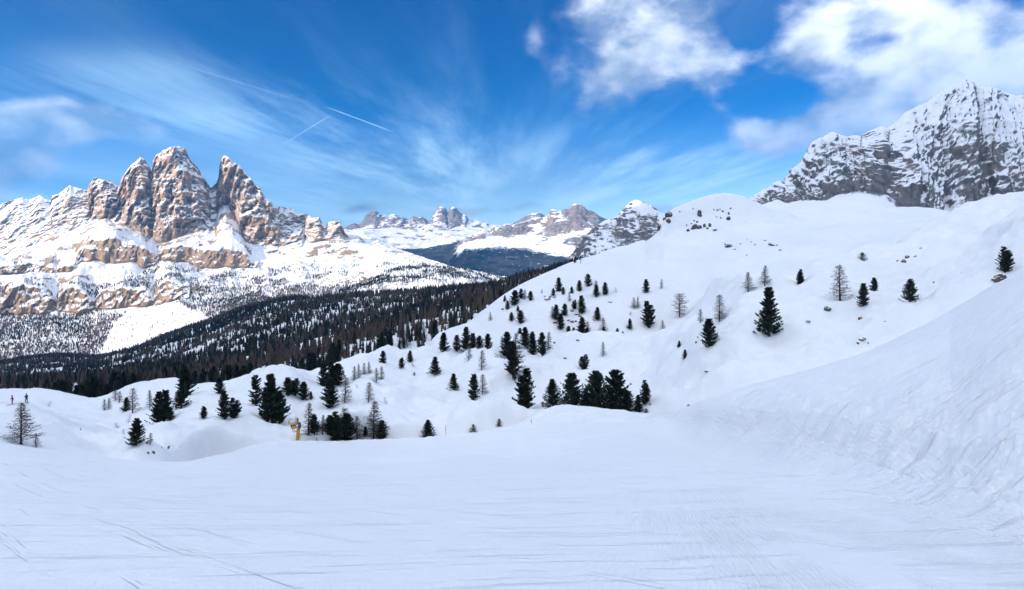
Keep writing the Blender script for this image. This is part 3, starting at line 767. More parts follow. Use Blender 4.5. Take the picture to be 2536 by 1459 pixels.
far_o = far.build('far_range', M_far)

# --- right far ridge
J0 = [(1080, 760, 4300), (1200, 712, 4500), (1400, 700, 4500), (1600, 660, 4500)]
J1 = [(1080, 725, 5300), (1110, 690, 5350), (1150, 672, 5400), (1300, 672, 5400), (1400, 664, 5300), (1600, 630, 5200)]
J2 = [(1080, 700, 6300), (1100, 668, 6330), (1125, 642, 6360), (1150, 622, 6400), (1250, 618, 6400), (1300, 622, 6300), (1350, 634, 6200), (1400, 640, 6000), (1440, 645, 5900), (1600, 600, 6000)]
J3 = [(1080, 694, 6700), (1100, 658, 6750), (1125, 626, 6800), (1148, 604, 6900), (1190, 594, 6900), (1250, 592, 6900), (1300, 592, 6900), (1350, 585, 6900), (1400, 592, 6700), (1440, 606, 6600), (1600, 575, 6700)]
J4 = [(1080, 692), (1100, 652), (1125, 616), (1148, 597), (1170, 585), (1187, 574), (1200, 570), (1213, 575), (1232, 560), (1245, 563), (1255, 556), (1268, 560), (1294, 552), (1310, 548), (1323, 544), (1345, 540), (1359, 535), (1370, 521), (1391, 525), (1400, 520), (1412, 518), (1425, 507), (1438, 510), (1445, 517), (1453, 521), (1466, 524), (1480, 537), (1505, 545), (1540, 560), (1600, 560)]
J4 = [(a, b, 7250) for a, b in J4]
J5 = shift(J4, 40, 1.06)
ridge = Sheet(1080, 1600, 1.8, [J0, J1, J2, J3, J4, J5], [8, 26, 26, 54, 8], modes='l', smooth=False, bias=[0.25, 0.25, 0.1, 0.0, -0.12, 0.0])
P = ridge.P; S = ridge.seg
N = ridge.normals()
wall = sstep(S, 2.9, 3.3) * (1 - sstep(S, 3.9, 4.1))
N[..., 2] *= 0.4
P += N * (wall * (70 * ridged(P, 300, 4, 0.55, (1, 1, 0.5), 6.0) + 25 * fbm(P, 80, 3, off=4)))[..., None]
P[..., 2] += sstep(S, 0.8, 1.5) * (1 - wall) * (1 - sstep(S, 3.9, 4.1)) * (30 * ridged(P, 500, 4, 0.5, off=12.0))
ridge.wood = np.maximum(1 - sstep(S, 1.75, 2.25), (1 - sstep(ridge.PX, 1120, 1145)))
ridge.bias -= 0.35 * sstep(fbm(P, 300, 3, off=9.0), -0.1, 0.25)
ridge_o = ridge.build('far_right_ridge', M_far)
for sh, o in ((far, far_o), (ridge, ridge_o)):
    at = o.data.attributes.new('wood', 'FLOAT', 'POINT')
    at.data.foreach_set('value', sh.wood.reshape(-1).astype(np.float32))

# --- small dark pyramid peak behind the hillside
K0 = [(1360, 720, 1350), (1450, 700, 1350), (1640, 640, 1350), (1720, 620, 1350)]
K1 = [(1360, 690, 1500), (1401, 668, 1550), (1450, 660, 1560), (1520, 640, 1580), (1600, 610, 1600), (1640, 585, 1600), (1720, 570, 1600)]
KS = [(1360, 690), (1401, 654), (1420, 634), (1432, 620), (1448, 591), (1456, 580), (1466, 571), (1485, 556), (1505, 547), (1529, 537), (1540, 526), (1547, 521), (1556, 508), (1563, 503), (1570, 499), (1578, 496), (1588, 499), (1597, 504), (1610, 508), (1618, 516), (1625, 524), (1646, 538), (1680, 560), (1720, 575)]
K3 = [(a, b, 1930 - 0.25 * abs(a - 1578)) for a, b in KS]
K2 = [(a, b * 0.5 + np.interp(a, [p[0] for p in K1], [p[1] for p in K1]) * 0.5 - 4, 1750) for a, b in KS]
K4 = shift(K3, 50, 1.08)
peak = Sheet(1360, 1720, 1.6, [K0, K1, K2, K3, K4], [8, 60, 60, 10], modes='l', smooth=False, bias=[-.25, -.28, -0.30, -0.26, 0.0])
P = peak.P; S = peak.seg; PX = peak.PX
N = peak.normals(); N[..., 2] *= 0.5
lv = sstep(S, 0.5, 1.0) * (1 - sstep(S, 2.9, 3.1) * 0.8)
# beds dip to the right
dip = P.copy(); dip[..., 2] = P[..., 2] + 0.55 * P[..., 0]
P += N * (lv * (14 * ridged(P, 70, 4, 0.55, off=3.0) + 7 * fbm(dip, 22, 4, 0.6, (0.25, 0.25, 1.6), 8.0)))[..., None]
peak.bias += 0.55 * sstep(PX, 1540, 1600) * sstep(S, 2.25, 2.7) * (1 - sstep(S, 2.85, 2.97))
peak.build('pyramid_peak', M_east)

# --- snowy rock wall on the right
L0 = [(1780, 590, 1030), (2000, 585, 1050), (2400, 590, 1060), (3200, 600, 1060)]
L1 = [(1780, 545, 1120), (1900, 535, 1150), (2000, 541, 1150), (2150, 532, 1150), (2376, 552, 1150), (2600, 545, 1150), (3200, 545, 1150)]
L2 = [(1780, 530, 1260), (1866, 506, 1290), (1883, 511, 1280), (1926, 498, 1290), (1947, 506, 1280), (1984, 498, 1290), (2048, 497, 1290), (2079, 484, 1300), (2128, 478, 1310), (2165, 484, 1310), (2190, 486, 1312), (2208, 500, 1295), (2229, 515, 1280), (2273, 517, 1280),
      (2316, 526, 1270), (2350, 533, 1270), (2388, 510, 1290), (2446, 507, 1300), (2472, 517, 1280), (2503, 503, 1290), (2536, 492, 1300), (3200, 480, 1300)]
L2 = sorted(L2)
LS = [(1780, 535), (1850, 512), (1866, 497), (1883, 483), (1898, 468), (1915, 460), (1932, 448), (1939, 457), (1947, 440), (1962, 420), (1978, 405), (1993, 388), (2000, 375), (2007, 362), (2027, 344), (2045, 338), (2062, 328), (2079, 336), (2099, 341), (2114, 337), (2131, 341), (2143, 333), (2160, 324), (2182, 314), (2195, 321), (2215, 307),
      (2230, 294), (2244, 281), (2273, 265), (2300, 249), (2330, 229), (2350, 218), (2371, 207), (2388, 197), (2405, 202), (2424, 216), (2440, 217), (2475, 223), (2515, 238), (2536, 242), (2700, 290), (2900, 330), (3200, 380)]
LY = [(1780, 1330), (1866, 1350), (1947, 1400), (2062, 1500), (2182, 1520), (2388, 1640), (2536, 1620), (3200, 1550)]
_ly = np.array(LY, float)
L3 = [(a, b, float(np.interp(a, _ly[:, 0], _ly[:, 1]))) for a, b in LS]
L4 = shift(L3, 80, 1.06)
wall_e = Sheet(1780, 2960, 2.1, [L0, L1, L2, L3, L4], [10, 34, 190, 10], modes='l', smooth=False, bias=[0.5, 0.5, -0.20, 0.04, 0.1])
P = wall_e.P; S = wall_e.seg; PX = wall_e.PX
N = wall_e.normals()
for _ in range(4):
    N[1:-1] = (N[:-2] + N[1:-1] * 2 + N[2:]) / 4
    N[:, 1:-1] = (N[:, :-2] + N[:, 1:-1] * 2 + N[:, 2:]) / 4
lv = sstep(S, 1.85, 2.2) * (1 - sstep(S, 2.93, 3.05) * 0.8)
W = P + 14 * np.stack([fbm(P, 60, 3, off=1), fbm(P, 60, 3, off=2), fbm(P, 60, 3, off=3)], -1)
# gullies slant down to the left on the right half, vertical on the left half
sl = P.copy(); sl[..., 0] = W[..., 0] - W[..., 2] * (0.25 + 0.40 * sstep(PX, 2120, 2260)); sl[..., 1] = W[..., 1]; sl[..., 2] = W[..., 2]
gul = ridged(sl, 95, 4, 0.55, (1, 0.10, 0.08), 5.0)
crag = ridged(sl, 38, 4, 0.6, (1, 0.16, 0.14), 9.0)
fine = fbm(sl, 11, 3, 0.6, (1, 0.5, 0.5), 13.0)
N[..., 2] *= 0.55
P += N * (lv * (42 * (gul - 0.25) + 26 * (crag - 0.25) + 6.5 * fine))[..., None] * np.where(S > 2.7, 0.55, 1.0)[..., None]
P[..., 2] += (1 - lv) * sstep(S, 0.5, 1.0) * (1 - sstep(S, 2.9, 3.0)) * 6 * fbm(P, 90, 3, off=19)
wall_e.build('snowy_rock_wall', M_east)

# --- the slope goes on behind the viewer up to the ridge whose shadow covers the near land
SH = np.array(SUN_H); PE = np.array((math.cos(R(SUN_SIDE)), -math.sin(R(SUN_SIDE))))
RIDGE_S = 3500.0
TAN = math.tan(R(SUN_EL))
# crest height by position along the ridge: (p, height of the shadow plane at the viewer)
CREST = [(-9000, -1500), (-4200, -1100), (-3302, -610), (-2800, -430), (-2264, -200), (-2050, -120), (-1807, 10), (-1500, 250), (-1344, 470), (-1150, 660), (-850, 840), (-622, 1040), (-500, 1080), (0, 1080), (1500, 1000), (5000, 800)]
_cr = np.array(CREST, float)
pp = np.linspace(-5000, 5000, 400); ss = np.concatenate([np.linspace(-40, 400, 30), np.linspace(450, RIDGE_S, 40), np.linspace(RIDGE_S + 100, RIDGE_S + 2500, 16)])
PPg, SSg = np.meshgrid(pp, ss)
crest_h = np.interp(PPg, _cr[:, 0], _cr[:, 1]) + RIDGE_S * TAN
t = np.clip(SSg / RIDGE_S, 0, 1)
Zb = -6 + (crest_h + 6) * t ** 1.25
Zb = np.where(SSg > RIDGE_S, crest_h - (SSg - RIDGE_S) * 0.6, Zb)
XB = PPg * PE[0] + SSg * SH[0]; YB = PPg * PE[1] + SSg * SH[1]
class _B: pass
bk = _B(); bk.P = np.stack([XB, YB, Zb], -1); bk.bias = np.zeros_like(XB)
bk.P[..., 2] += sstep(SSg, 200, 900) * 60 * ridged(bk.P, 500, 4, 0.5, off=4.0)
# keep clear of the near and middle land: only what lies behind the viewer
keep = (YB < 0) 
front_z = -1.9 - 0.31 * np.maximum(YB, 0) - 40
bk.P[..., 2] = np.where((YB > -3) & (XB > -2.2 * YB - 30), np.minimum(bk.P[..., 2], -60 - 0.4 * np.maximum(YB, 0) - 0.3 * np.abs(XB)), bk.P[..., 2])
Sheet.build(bk, 'rear_ridge', M_hill)

# ------------------------------------------------------------------ mesh helpers for things
def mesh_from(name, V, Fc, mat, smooth=False, attr=None):
    me = bpy.data.meshes.new(name)
    V = np.asarray(V, np.float32); Fc = np.asarray(Fc, np.int32)
    k = Fc.shape[1]
    me.vertices.add(len(V)); me.vertices.foreach_set('co', V.reshape(-1))
    me.loops.add(Fc.size); me.polygons.add(len(Fc))
    me.loops.foreach_set('vertex_index', Fc.reshape(-1))
    me.polygons.foreach_set('loop_start', (np.arange(len(Fc)) * k).astype(np.int32))
    me.polygons.foreach_set('use_smooth', np.full(len(Fc), smooth))
    if attr is not None:
        a = me.color_attributes.new('tint', 'FLOAT_COLOR', 'POINT')
        a.data.foreach_set('color', np.asarray(attr, np.float32).reshape(-1))
    me.update(); me.validate()
    me.materials.append(mat)
    return me


class MB:
    """collects triangles of one part"""
    def __init__(s): s.v = []; s.f = []
    def tri(s, a, b, c):
        i = len(s.v); s.v += [a, b, c]; s.f.append((i, i + 1, i + 2))
    def tube(s, pts, rad, sides=6, cap=True):
        rings = []
        for k, p in enumerate(pts):
            p = np.array(p, float)
            d = np.array(pts[min(k + 1, len(pts) - 1)], float) - np.array(pts[max(k - 1, 0)], float)
            d /= np.linalg.norm(d) + 1e-9
            a = np.cross(d, (0, 0, 1.0)) if abs(d[2]) < 0.9 else np.cross(d, (1.0, 0, 0))
            a /= np.linalg.norm(a); b = np.cross(d, a)
            r = rad[k] if hasattr(rad, '__len__') else rad
            base = len(s.v)
            for j in range(sides):
                t = 2 * math.pi * j / sides
                s.v.append(tuple(p + r * (math.cos(t) * a + math.sin(t) * b)))
            rings.append(base)
        for k in range(len(rings) - 1):
            for j in range(sides):
                a0, a1 = rings[k] + j, rings[k] + (j + 1) % sides
                b0, b1 = rings[k + 1] + j, rings[k + 1] + (j + 1) % sides
                s.f += [(a0, a1, b1), (a0, b1, b0)]
        if cap:
            for base, p, flip in ((rings[0], pts[0], True), (rings[-1], pts[-1], False)):
                c = len(s.v); s.v.append(tuple(p))
                for j in range(sides):
                    t = (base + (j + 1) % sides, base + j, c) if flip else (base + j, base + (j + 1) % sides, c)
                    s.f.append(t)
    def box(s, c, h, rot=None):
        c = np.array(c, float); base = len(s.v)
        for x in (-1, 1):
            for y in (-1, 1):
                for z in (-1, 1):
                    p = np.array((x * h[0], y * h[1], z * h[2]))
                    if rot is not None: p = rot @ p
                    s.v.append(tuple(c + p))
        for q in ((0, 1, 3, 2), (4, 6, 7, 5), (0, 4, 5, 1), (2, 3, 7, 6), (0, 2, 6, 4), (1, 5, 7, 3)):
            a, b, c2, d = [base + k for k in q]
            s.f += [(a, b, c2), (a, c2, d)]
    def mesh(s, name, mat, smooth=False): return mesh_from(name, s.v, s.f, mat, smooth)
    def build(s, name, mat, parent, smooth=False):
        o = bpy.data.objects.new(name, s.mesh(name, mat, smooth)); col.objects.link(o); o.parent = parent
        return o


def thing(name, label, cat, loc, group=None, scale=1.0, rz=0.0, tilt=(0, 0)):
    o = bpy.data.objects.new(name, None)
    o.empty_display_size = 0.5
    col.objects.link(o)
    o.location = loc; o.scale = (scale,) * 3 if not hasattr(scale, '__len__') else scale
    o.rotation_euler = (tilt[0], tilt[1], rz)
    o['label'] = label; o['category'] = cat
    if group: o['group'] = group
    return o


# ------------------------------------------------------------------ trees
M_needle = mat_tree('pine_needles', (0.016, 0.027, 0.022), (0.044, 0.062, 0.044))
M_twig = mat_tree('larch_twigs', (0.036, 0.028, 0.026), (0.070, 0.055, 0.048))
M_bark = mat_plain('bark', (0.050, 0.038, 0.032), 0.9, (0.085, 0.068, 0.058), 9.0, spec=0.1)
M_wood = mat_forest('forest_mass')


def pine_meshes(seed, width, form, n=130, twin=False):
    """stone pine one metre tall: dense upswept sprays round a tapered trunk"""
    rg = random.Random(seed)
    c = MB()
    heads = [(0.0, 0.0, 1.0)]
    if twin: heads = [(-0.06, 0.0, 1.0), (0.11, 0.03, 0.86)]
    for (hx, hy, top) in heads:
        nn = int(n / len(heads) * (1.25 if twin else 1))
        for i in range(nn):
            h = 0.05 + 0.95 * ((i + rg.random()) / nn) ** 0.92
            tier = 0.072
            h = min(0.99, (math.floor(h / tier) + 0.5 + rg.gauss(0, 0.30)) * tier)
            if form == 'oval':
                e = 1.16 * (1.02 - h) ** 0.52 if h > 0.30 else 0.70 + h
            elif form == 'cone':
                e = (1 - h) ** 0.75 * 1.12 + 0.05
            else:
                e = 0.75 + 0.3 * math.sin(h * 9 + seed) if h < 0.85 else (1 - h) * 5
            r = width * e * rg.choice((0.42, 0.7, 0.9, 1.0, 1.1, 1.25)) * rg.uniform(0.85, 1.1) * (0.72 if twin else 1)
            az = i * 2.39996 + rg.uniform(-0.5, 0.5)
            ca, sa = math.cos(az), math.sin(az)
            z0 = h * top - 0.25 * r; rise = 0.32 * r + rg.uniform(-0.01, 0.02)
            hxx = hx * min(1, h * 2); hyy = hy * min(1, h * 2)
            for k in range(5):
                t = 0.20 + 0.8 * (k + rg.random() * 0.6) / 5
                px, py = hxx + ca * r * t, hyy + sa * r * t
                pz = min(z0 + rise * t * t * 1.5, top * 0.985)
                s = (0.050 if k < 4 else 0.040) * rg.uniform(0.75, 1.25) * (0.5 + 0.5 * min(1, width / 0.2))
                for q in range(5):
                    a2 = az + rg.uniform(-1.5, 1.5); up = rg.uniform(0.15, 1.25)
                    d = np.array((math.cos(a2), math.sin(a2), up)); d /= np.linalg.norm(d)
                    sd = np.cross(d, (rg.uniform(-1, 1), rg.uniform(-1, 1), rg.uniform(-1, 1))); sd /= np.linalg.norm(sd) + 1e-6
                    b = np.array((px, py, pz))
                    w = s * 0.42
                    c.tri(tuple(b - sd * w), tuple(b + sd * w), tuple(b + d * s * 1.35))
    t = MB()
    for (hx, hy, top) in heads:
        t.tube([(0, 0, -0.06), (hx * 0.5, hy * 0.5, 0.3), (hx, hy, 0.7 * top), (hx, hy, 0.96 * top)], [0.030, 0.024, 0.012, 0.003], 6)
    for i in range(10):
        az = rg.uniform(0, 6.28); h = rg.uniform(0.1, 0.8); r = width * 0.7
        t.tube([(0, 0, h - 0.05), (math.cos(az) * r, math.sin(az) * r, h + 0.02)], [0.008, 0.002], 3, False)
    return t.mesh('trunk', M_bark, True), c.mesh('crown', M_needle)


def larch_meshes(seed, width, form, n=95):
    """leafless larch one metre tall: bare trunk with whorls of thin twiggy branches"""
    rg = random.Random(seed)
    c = MB()
    for i in range(n):
        h = 0.10 + 0.88 * (i + rg.random()) / n
        if form == 'cone':
            e = (1 - h) ** 0.9 + 0.04
        elif form == 'round':
            e = math.sqrt(max(0.02, 1 - ((h - 0.52) / 0.50) ** 2)) * 0.9
        else:
            e = (1 - h) ** 0.55 * 0.75 + 0.04
        r = width * e * rg.uniform(0.65, 1.2)
        az = i * 2.39996 + rg.uniform(-0.6, 0.6)
        ca, sa = math.cos(az), math.sin(az)
        droop = rg.uniform(-0.25, 0.05); tip = rg.uniform(0.05, 0.35)
        pts = [np.array((ca * r * t, sa * r * t, h + droop * r * t + tip * r * t * t)) for t in (0, .35, .7, 1.0)]
        for k in range(3):
            a, b = pts[k], pts[k + 1]
            w = 0.0068 * (1 - 0.25 * k)
            for sd in (np.array((0, 0, 1.0)), np.array((-sa, ca, 0))):
                c.tri(tuple(a - sd * w), tuple(a + sd * w), tuple(b))
        m = 12 + int(24 * e)
        for q in range(m):
            t = rg.uniform(0.12, 1.0)
            b = np.array((ca * r * t, sa * r * t, h + droop * r * t + tip * r * t * t))
            d = np.array((ca + rg.uniform(-1.1, 1.1), sa + rg.uniform(-1.1, 1.1), rg.uniform(-0.75, 0.6))); d /= np.linalg.norm(d)
            L = rg.uniform(0.03, 0.085); sd = np.array((-d[1], d[0], 0.3)); sd /= np.linalg.norm(sd)
            c.tri(tuple(b - sd * 0.0046), tuple(b + sd * 0.0046), tuple(b + d * L))
    t = MB()
    t.tube([(0, 0, -0.06), (0.004, 0, 0.3), (-0.004, 0.003, 0.7), (0, 0, 1.0)], [0.022, 0.016, 0.008, 0.002], 6)
    for a in (0.5, 2.4, 4.4):
        t.tube([(0, 0, 0.06), (math.cos(a) * 0.06, math.sin(a) * 0.06, -0.05)], [0.012, 0.004], 4, False)
    return t.mesh('trunk', M_bark, True), c.mesh('crown', M_twig)


PINES = [pine_meshes(1, 0.25, 'oval'), pine_meshes(2, 0.22, 'oval'), pine_meshes(3, 0.29, 'cone'), pine_meshes(4, 0.29, 'oval', twin=True),
         pine_meshes(5, 0.25, 'cone'), pine_meshes(6, 0.27, 'oval', 150)]
RAGGED = [pine_meshes(11, 0.27, 'rag', 95), pine_meshes(12, 0.32, 'oval', 130, True)]
BROAD = [pine_meshes(13, 0.40, 'cone', 190), pine_meshes(14, 0.36, 'oval', 210)]
BUSH = [pine_meshes(21, 0.55, 'cone', 90), pine_meshes(22, 0.58, 'oval', 100)]
LARCH = [larch_meshes(31, 0.31, 'cone'), larch_meshes(32, 0.27, 'cone'), larch_meshes(33, 0.33, 'slim'), larch_meshes(34, 0.29, 'slim')]
ROUNDL = [larch_meshes(35, 0.36, 'round', 110)]
WIDEL = [larch_meshes(36, 0.40, 'cone', 120)]
SHRUB = [larch_meshes(37, 0.60, 'slim', 34)]
KINDS = {'P': (PINES, 'stone_pine', 'dark stone pine', 'pine'), 'R': (RAGGED, 'stone_pine', 'ragged dark stone pine', 'pine'), 'W': (BROAD, 'stone_pine', 'broad dark stone pine', 'pine'),
         'B': (BUSH, 'pine_bush', 'low dark pine bush', 'bush'), 'L': (LARCH, 'larch_tree', 'bare larch', 'larch'), 'O': (ROUNDL, 'larch_tree', 'round-headed bare larch', 'larch'),
         'D': (WIDEL, 'larch_tree', 'wide bare larch', 'larch'), 'S': (SHRUB, 'bare_shrub', 'small bare shrub', 'shrub')}
ORD = ['first', 'second', 'third', 'fourth', 'fifth', 'sixth', 'seventh', 'eighth', 'ninth', 'tenth', 'eleventh', 'twelfth', 'thirteenth', 'fourteenth', 'fifteenth', 'sixteenth', 'seventeenth', 'eighteenth', 'nineteenth', 'twentieth']

# region: (sheets to stand on, phrase, group); rows are (bearing, foot line, height, kind)
H_, D_ = 'hills', 'dome'
TREES = {
 'bowl': (H_, 'at the piste lip beside the snow bowl', [(52, 1092, 104, 'D'), (89, 1109, 39, 'L')]),
 'bowlfar': (H_, 'in the trough of the snow bowl', [(337, 1099, 66, 'P'), (372, 1098, 28, 'L'), (120, 1007, 16, 'S'), (292, 1060, 18, 'S'), (308, 1076, 16, 'S'), (318, 1046, 20, 'S'), (358, 1066, 14, 'S')]),
 'bumps': (H_, 'on the bumpy crest behind the bowl', [(312, 1018, 35, 'P'), (394, 1042, 76, 'P'), (407, 1040, 78, 'P'), (423, 1037, 30, 'P'), (449, 1005, 52, 'P'), (461, 978, 68, 'P'),
            (371, 1008, 46, 'L'), (328, 1018, 62, 'L'), (258, 1017, 31, 'L'), (269, 1013, 30, 'L'), (436, 1012, 44, 'L'), (285, 990, 40, 'L'), (296, 996, 30, 'L')]),
 'gun': (H_, 'on the smooth knoll left of the snow cannon', [(544, 973, 39, 'P'), (556, 1035, 70, 'P'), (578, 1033, 50, 'P'), (504, 1035, 31, 'P'), (634, 1000, 74, 'R'), (675, 1039, 118, 'P'), (693, 1040, 76, 'P'), (662, 1036, 80, 'P')]),
 'behind': (H_, 'on the crest behind the snow cannon', [(714, 977, 44, 'P'), (732, 975, 40, 'P'), (752, 987, 43, 'P'), (770, 988, 19, 'P'), (817, 1006, 74, 'P'), (821, 952, 58, 'P'), (837, 950, 52, 'P'), (803, 955, 60, 'P')]),
 'edge': (H_, 'in the row along the piste edge', [(764, 1069, 78, 'L'), (779, 1071, 47, 'P'), (799, 1071, 48, 'L'), (817, 1072, 46, 'P'), (831, 1092, 74, 'P'), (859, 1090, 70, 'P'), (885, 1089, 64, 'L'), (854, 1080, 76, 'L'),
            (925, 1087, 102, 'D'), (946, 1088, 48, 'P'), (905, 1079, 24, 'P')]),
 'mid': (H_, 'scattered on the slope above the piste row', [(854, 992, 63, 'L'), (913, 991, 48, 'L'), (957, 1000, 20, 'S'), (886, 961, 12, 'S'), (877, 942, 38, 'L'), (889, 934, 36, 'L'), (901, 928, 32, 'L'), (914, 923, 30, 'L'), (932, 944, 36, 'L'), (945, 940, 35, 'L'),
            (948, 900, 32, 'P'), (995, 910, 26, 'P'), (1015, 895, 28, 'P'), (1025, 908, 18, 'S'), (1026, 930, 9, 'B')]),
 'hollow': (H_, 'in the open hollow above the marker pole', [(1061, 1083, 45, 'W'), (1077, 925, 43, 'P'), (1123, 963, 39, 'P'), (1173, 988, 65, 'P'), (1195, 973, 50, 'L'), (1172, 1074, 24, 'B'), (1236, 1056, 20, 'B'), (1161, 891, 38, 'L'), (1193, 912, 48, 'L')]),
 'crestl': (H_, 'at the left end of the middle crest', [(1098, 868, 46, 'P'), (1132, 866, 38, 'P'), (1154, 864, 57, 'P'), (1172, 863, 40, 'P'), (1188, 863, 33, 'P'), (1208, 862, 37, 'P')]),
 'clump': (H_, 'in the clump on the middle crest', [(1256, 882, 63, 'P'), (1275, 928, 112, 'L'), (1271, 926, 84, 'P'), (1243, 858, 28, 'L'), (1300, 856, 48, 'P'), (1320, 877, 58, 'P'), (1343, 877, 56, 'P'), (1357, 866, 48, 'L'), (1305, 862, 24, 'L')]),
 'big': (H_, 'in the big group behind the snow mound', [(1370, 1006, 70, 'W'), (1417, 1006, 86, 'W'), (1473, 1012, 98, 'W'), (1523, 1018, 106, 'W'), (1448, 1010, 50, 'W'), (1551, 1020, 56, 'W'), (1580, 1020, 44, 'P')]),
 'lone': (H_, 'standing near the big dark group', [(1301, 1006, 98, 'R'), (1597, 998, 58, 'P'), (1600, 1025, 14, 'B'), (1705, 1012, 11, 'B'), (1344, 1007, 12, 'B'), (1447, 914, 38, 'P'), (1493, 880, 36, 'L')]),
 'hilledge': (D_, 'near the left rim of the upper hillside', [(1274, 753, 36, 'P'), (1290, 738, 24, 'P'), (1299, 741, 26, 'L'), (1314, 743, 23, 'P'), (1250, 746, 15, 'P'), (1257, 766, 22, 'P'), (1214, 791, 21, 'L'), (1283, 771, 15, 'P'), (1289, 798, 31, 'P'), (1267, 793, 21, 'P'), (1376, 667, 12, 'L')]),
 'hilltop': (D_, 'in the upper scatter on the hillside', [(1384, 720, 34, 'P'), (1395, 729, 19, 'P'), (1370, 732, 19, 'P'), (1416, 727, 18, 'P'), (1410, 745, 24, 'L'), (1435, 720, 27, 'P'), (1457, 708, 31, 'P'), (1477, 732, 29, 'P'), (1476, 731, 39, 'L'), (1499, 728, 30, 'P'), (1525, 724, 14, 'S'), (1342, 726, 11, 'L')]),
 'hillmid': (D_, 'among the rocks halfway up the hillside', [(1378, 792, 39, 'P'), (1398, 780, 29, 'P'), (1389, 814, 38, 'P'), (1367, 786, 30, 'L'), (1441, 774, 44, 'P'), (1423, 764, 23, 'P'), (1479, 791, 32, 'P'), (1441, 823, 39, 'P'), (1455, 825, 32, 'L'), (1454, 833, 23, 'P'), (1494, 822, 39, 'L'), (1495, 828, 20, 'P')]),
 'hilllow': (D_, 'just above the middle crest', [(1408, 836, 30, 'P'), (1420, 832, 22, 'P'), (1416, 841, 20, 'P'), (1442, 840, 20, 'L'), (1529, 830, 18, 'P'), (1542, 831, 11, 'P'), (1287, 838, 27, 'P'), (1560, 814, 26, 'P'), (1482, 832, 14, 'S')]),
 'hillright': (D_, 'on the open hillside below the dome', [(1600, 723, 33, 'P'), (1638, 713, 24, 'L'), (1570, 762, 28, 'L'), (1579, 760, 28, 'L'), (1605, 806, 63, 'R'), (1683, 781, 59, 'O'), (1641, 822, 32, 'L'), (1560, 780, 12, 'S')]),
 'steep': (H_, 'on the steep slope right of the crest', [(1682, 860, 17, 'P'), (1696, 888, 23, 'P'), (1904, 824, 118, 'P'), (1755, 854, 68, 'P'), (1782, 792, 68, 'L'), (1734, 797, 34, 'L'), (1853, 718, 48, 'D'), (1894, 703, 50, 'D'), (1982, 703, 38, 'P')]),
 'upper': (H_, 'on the upper right slope', [(2136, 645, 21, 'B'), (2080, 738, 89, 'L'), (2137, 756, 57, 'P'), (2165, 721, 35, 'P'), (2253, 743, 55, 'P'), (2489, 670, 62, 'P')]),
 'brow': (D_, 'on the hillside brow under the pyramid peak', [(1424, 650, 13, 'P')]),
}
SHEETS = {'hills': hills, 'dome': dome, 'valley': valley, 'piste': piste, 'knoll': knoll, 'far': far}
_r = random.Random(5)


def put_tree(meshes, name, label, cat, base, height, group, rz=None, wide=1.0, tilt=(0, 0)):
    o = thing(name, label, cat, (base[0], base[1], base[2] - 0.012 * height), group, (height * wide, height * wide, height), _r.uniform(0, 6.28) if rz is None else rz, tilt)
    for nm, me in zip(('trunk', 'crown'), meshes):
        p = bpy.data.objects.new(nm, me); col.objects.link(p); p.parent = o
    return o


def ordinal_labels(rows, noun_of, phrase):
    """name every one by its place among its like: the only, the tallest or counted from the left"""
    out = {}
    bykind = {}
    for i, r in enumerate(rows): bykind.setdefault(noun_of(r), []).append(i)
    for noun, idx in bykind.items():
        idx.sort(key=lambda i: rows[i][0])
        for k, i in enumerate(idx):
            if len(idx) == 1: out[i] = 'lone %s %s' % (noun, phrase)
            elif len(idx) == 2: out[i] = '%s one of two %ss %s' % (('left', 'right')[k], noun, phrase)
            else: out[i] = '%s %s from the left %s' % (ORD[k], noun, phrase)
    return out


PLACED = []
for key, (sh, phrase, rows) in TREES.items():
    labs = ordinal_labels(rows, lambda r: KINDS[r[3]][2], phrase)
    for i, (px, py, h, k) in enumerate(rows):
        fam, nm, noun, cat = KINDS[k]
        base = SHEETS[sh].hit(px, py)
        hm = h / F * base[1]
        lab = labs[i]
        if k == 'S': tilt = (_r.uniform(-.5, .5), _r.uniform(-.6, .6))
        else: tilt = (_r.uniform(-.03, .03), _r.uniform(-.04, .04))
        o = put_tree(fam[(int(px * 7 + py)) % len(fam)], nm, lab, cat, base, hm, 'trees and bushes ' + phrase, None, _r.uniform(0.95, 1.15) * ((1.08 if h > 55 else 1.25) if k == 'P' else 1.12 if k == 'L' else 1.0), tilt)
        o['on'] = sh; PLACED.append((o, base, hm))

# wind-scooped wells round the trees, then the two hill meshes are final
for sheet in (hills, dome):
    P = sheet.P
    for (o, base, hm) in PLACED:
        if o.get('on') != ('hills' if sheet is hills else 'dome'): continue
        rr = 0.34 * hm
        cc_ = int(np.clip(round((CX + F * base[0] / base[1] - sheet.px[0]) / sheet.step), 0, len(sheet.px) - 1))
        wn = max(4, int(3 * rr / base[1] * F / sheet.step))
        sl_ = slice(max(0, cc_ - wn), cc_ + wn + 1)
        dd = ((P[:, sl_, 0] - base[0]) ** 2 + (P[:, sl_, 1] - base[1]) ** 2) / rr ** 2
        P[:, sl_, 2] -= 0.075 * hm * np.exp(-dd) - 0.03 * hm * np.exp(-((P[:, sl_, 0] - base[0] + 0.3 * rr) ** 2 + (P[:, sl_, 1] - base[1] + 2.0 * rr) ** 2) / (1.4 * rr) ** 2)
for (o, base, hm) in PLACED:
    o.location.z -= 0.06 * hm
    del o['on']
hills.build('snow_hills', M_snow)
dome.build('snow_dome_hill', M_hill)

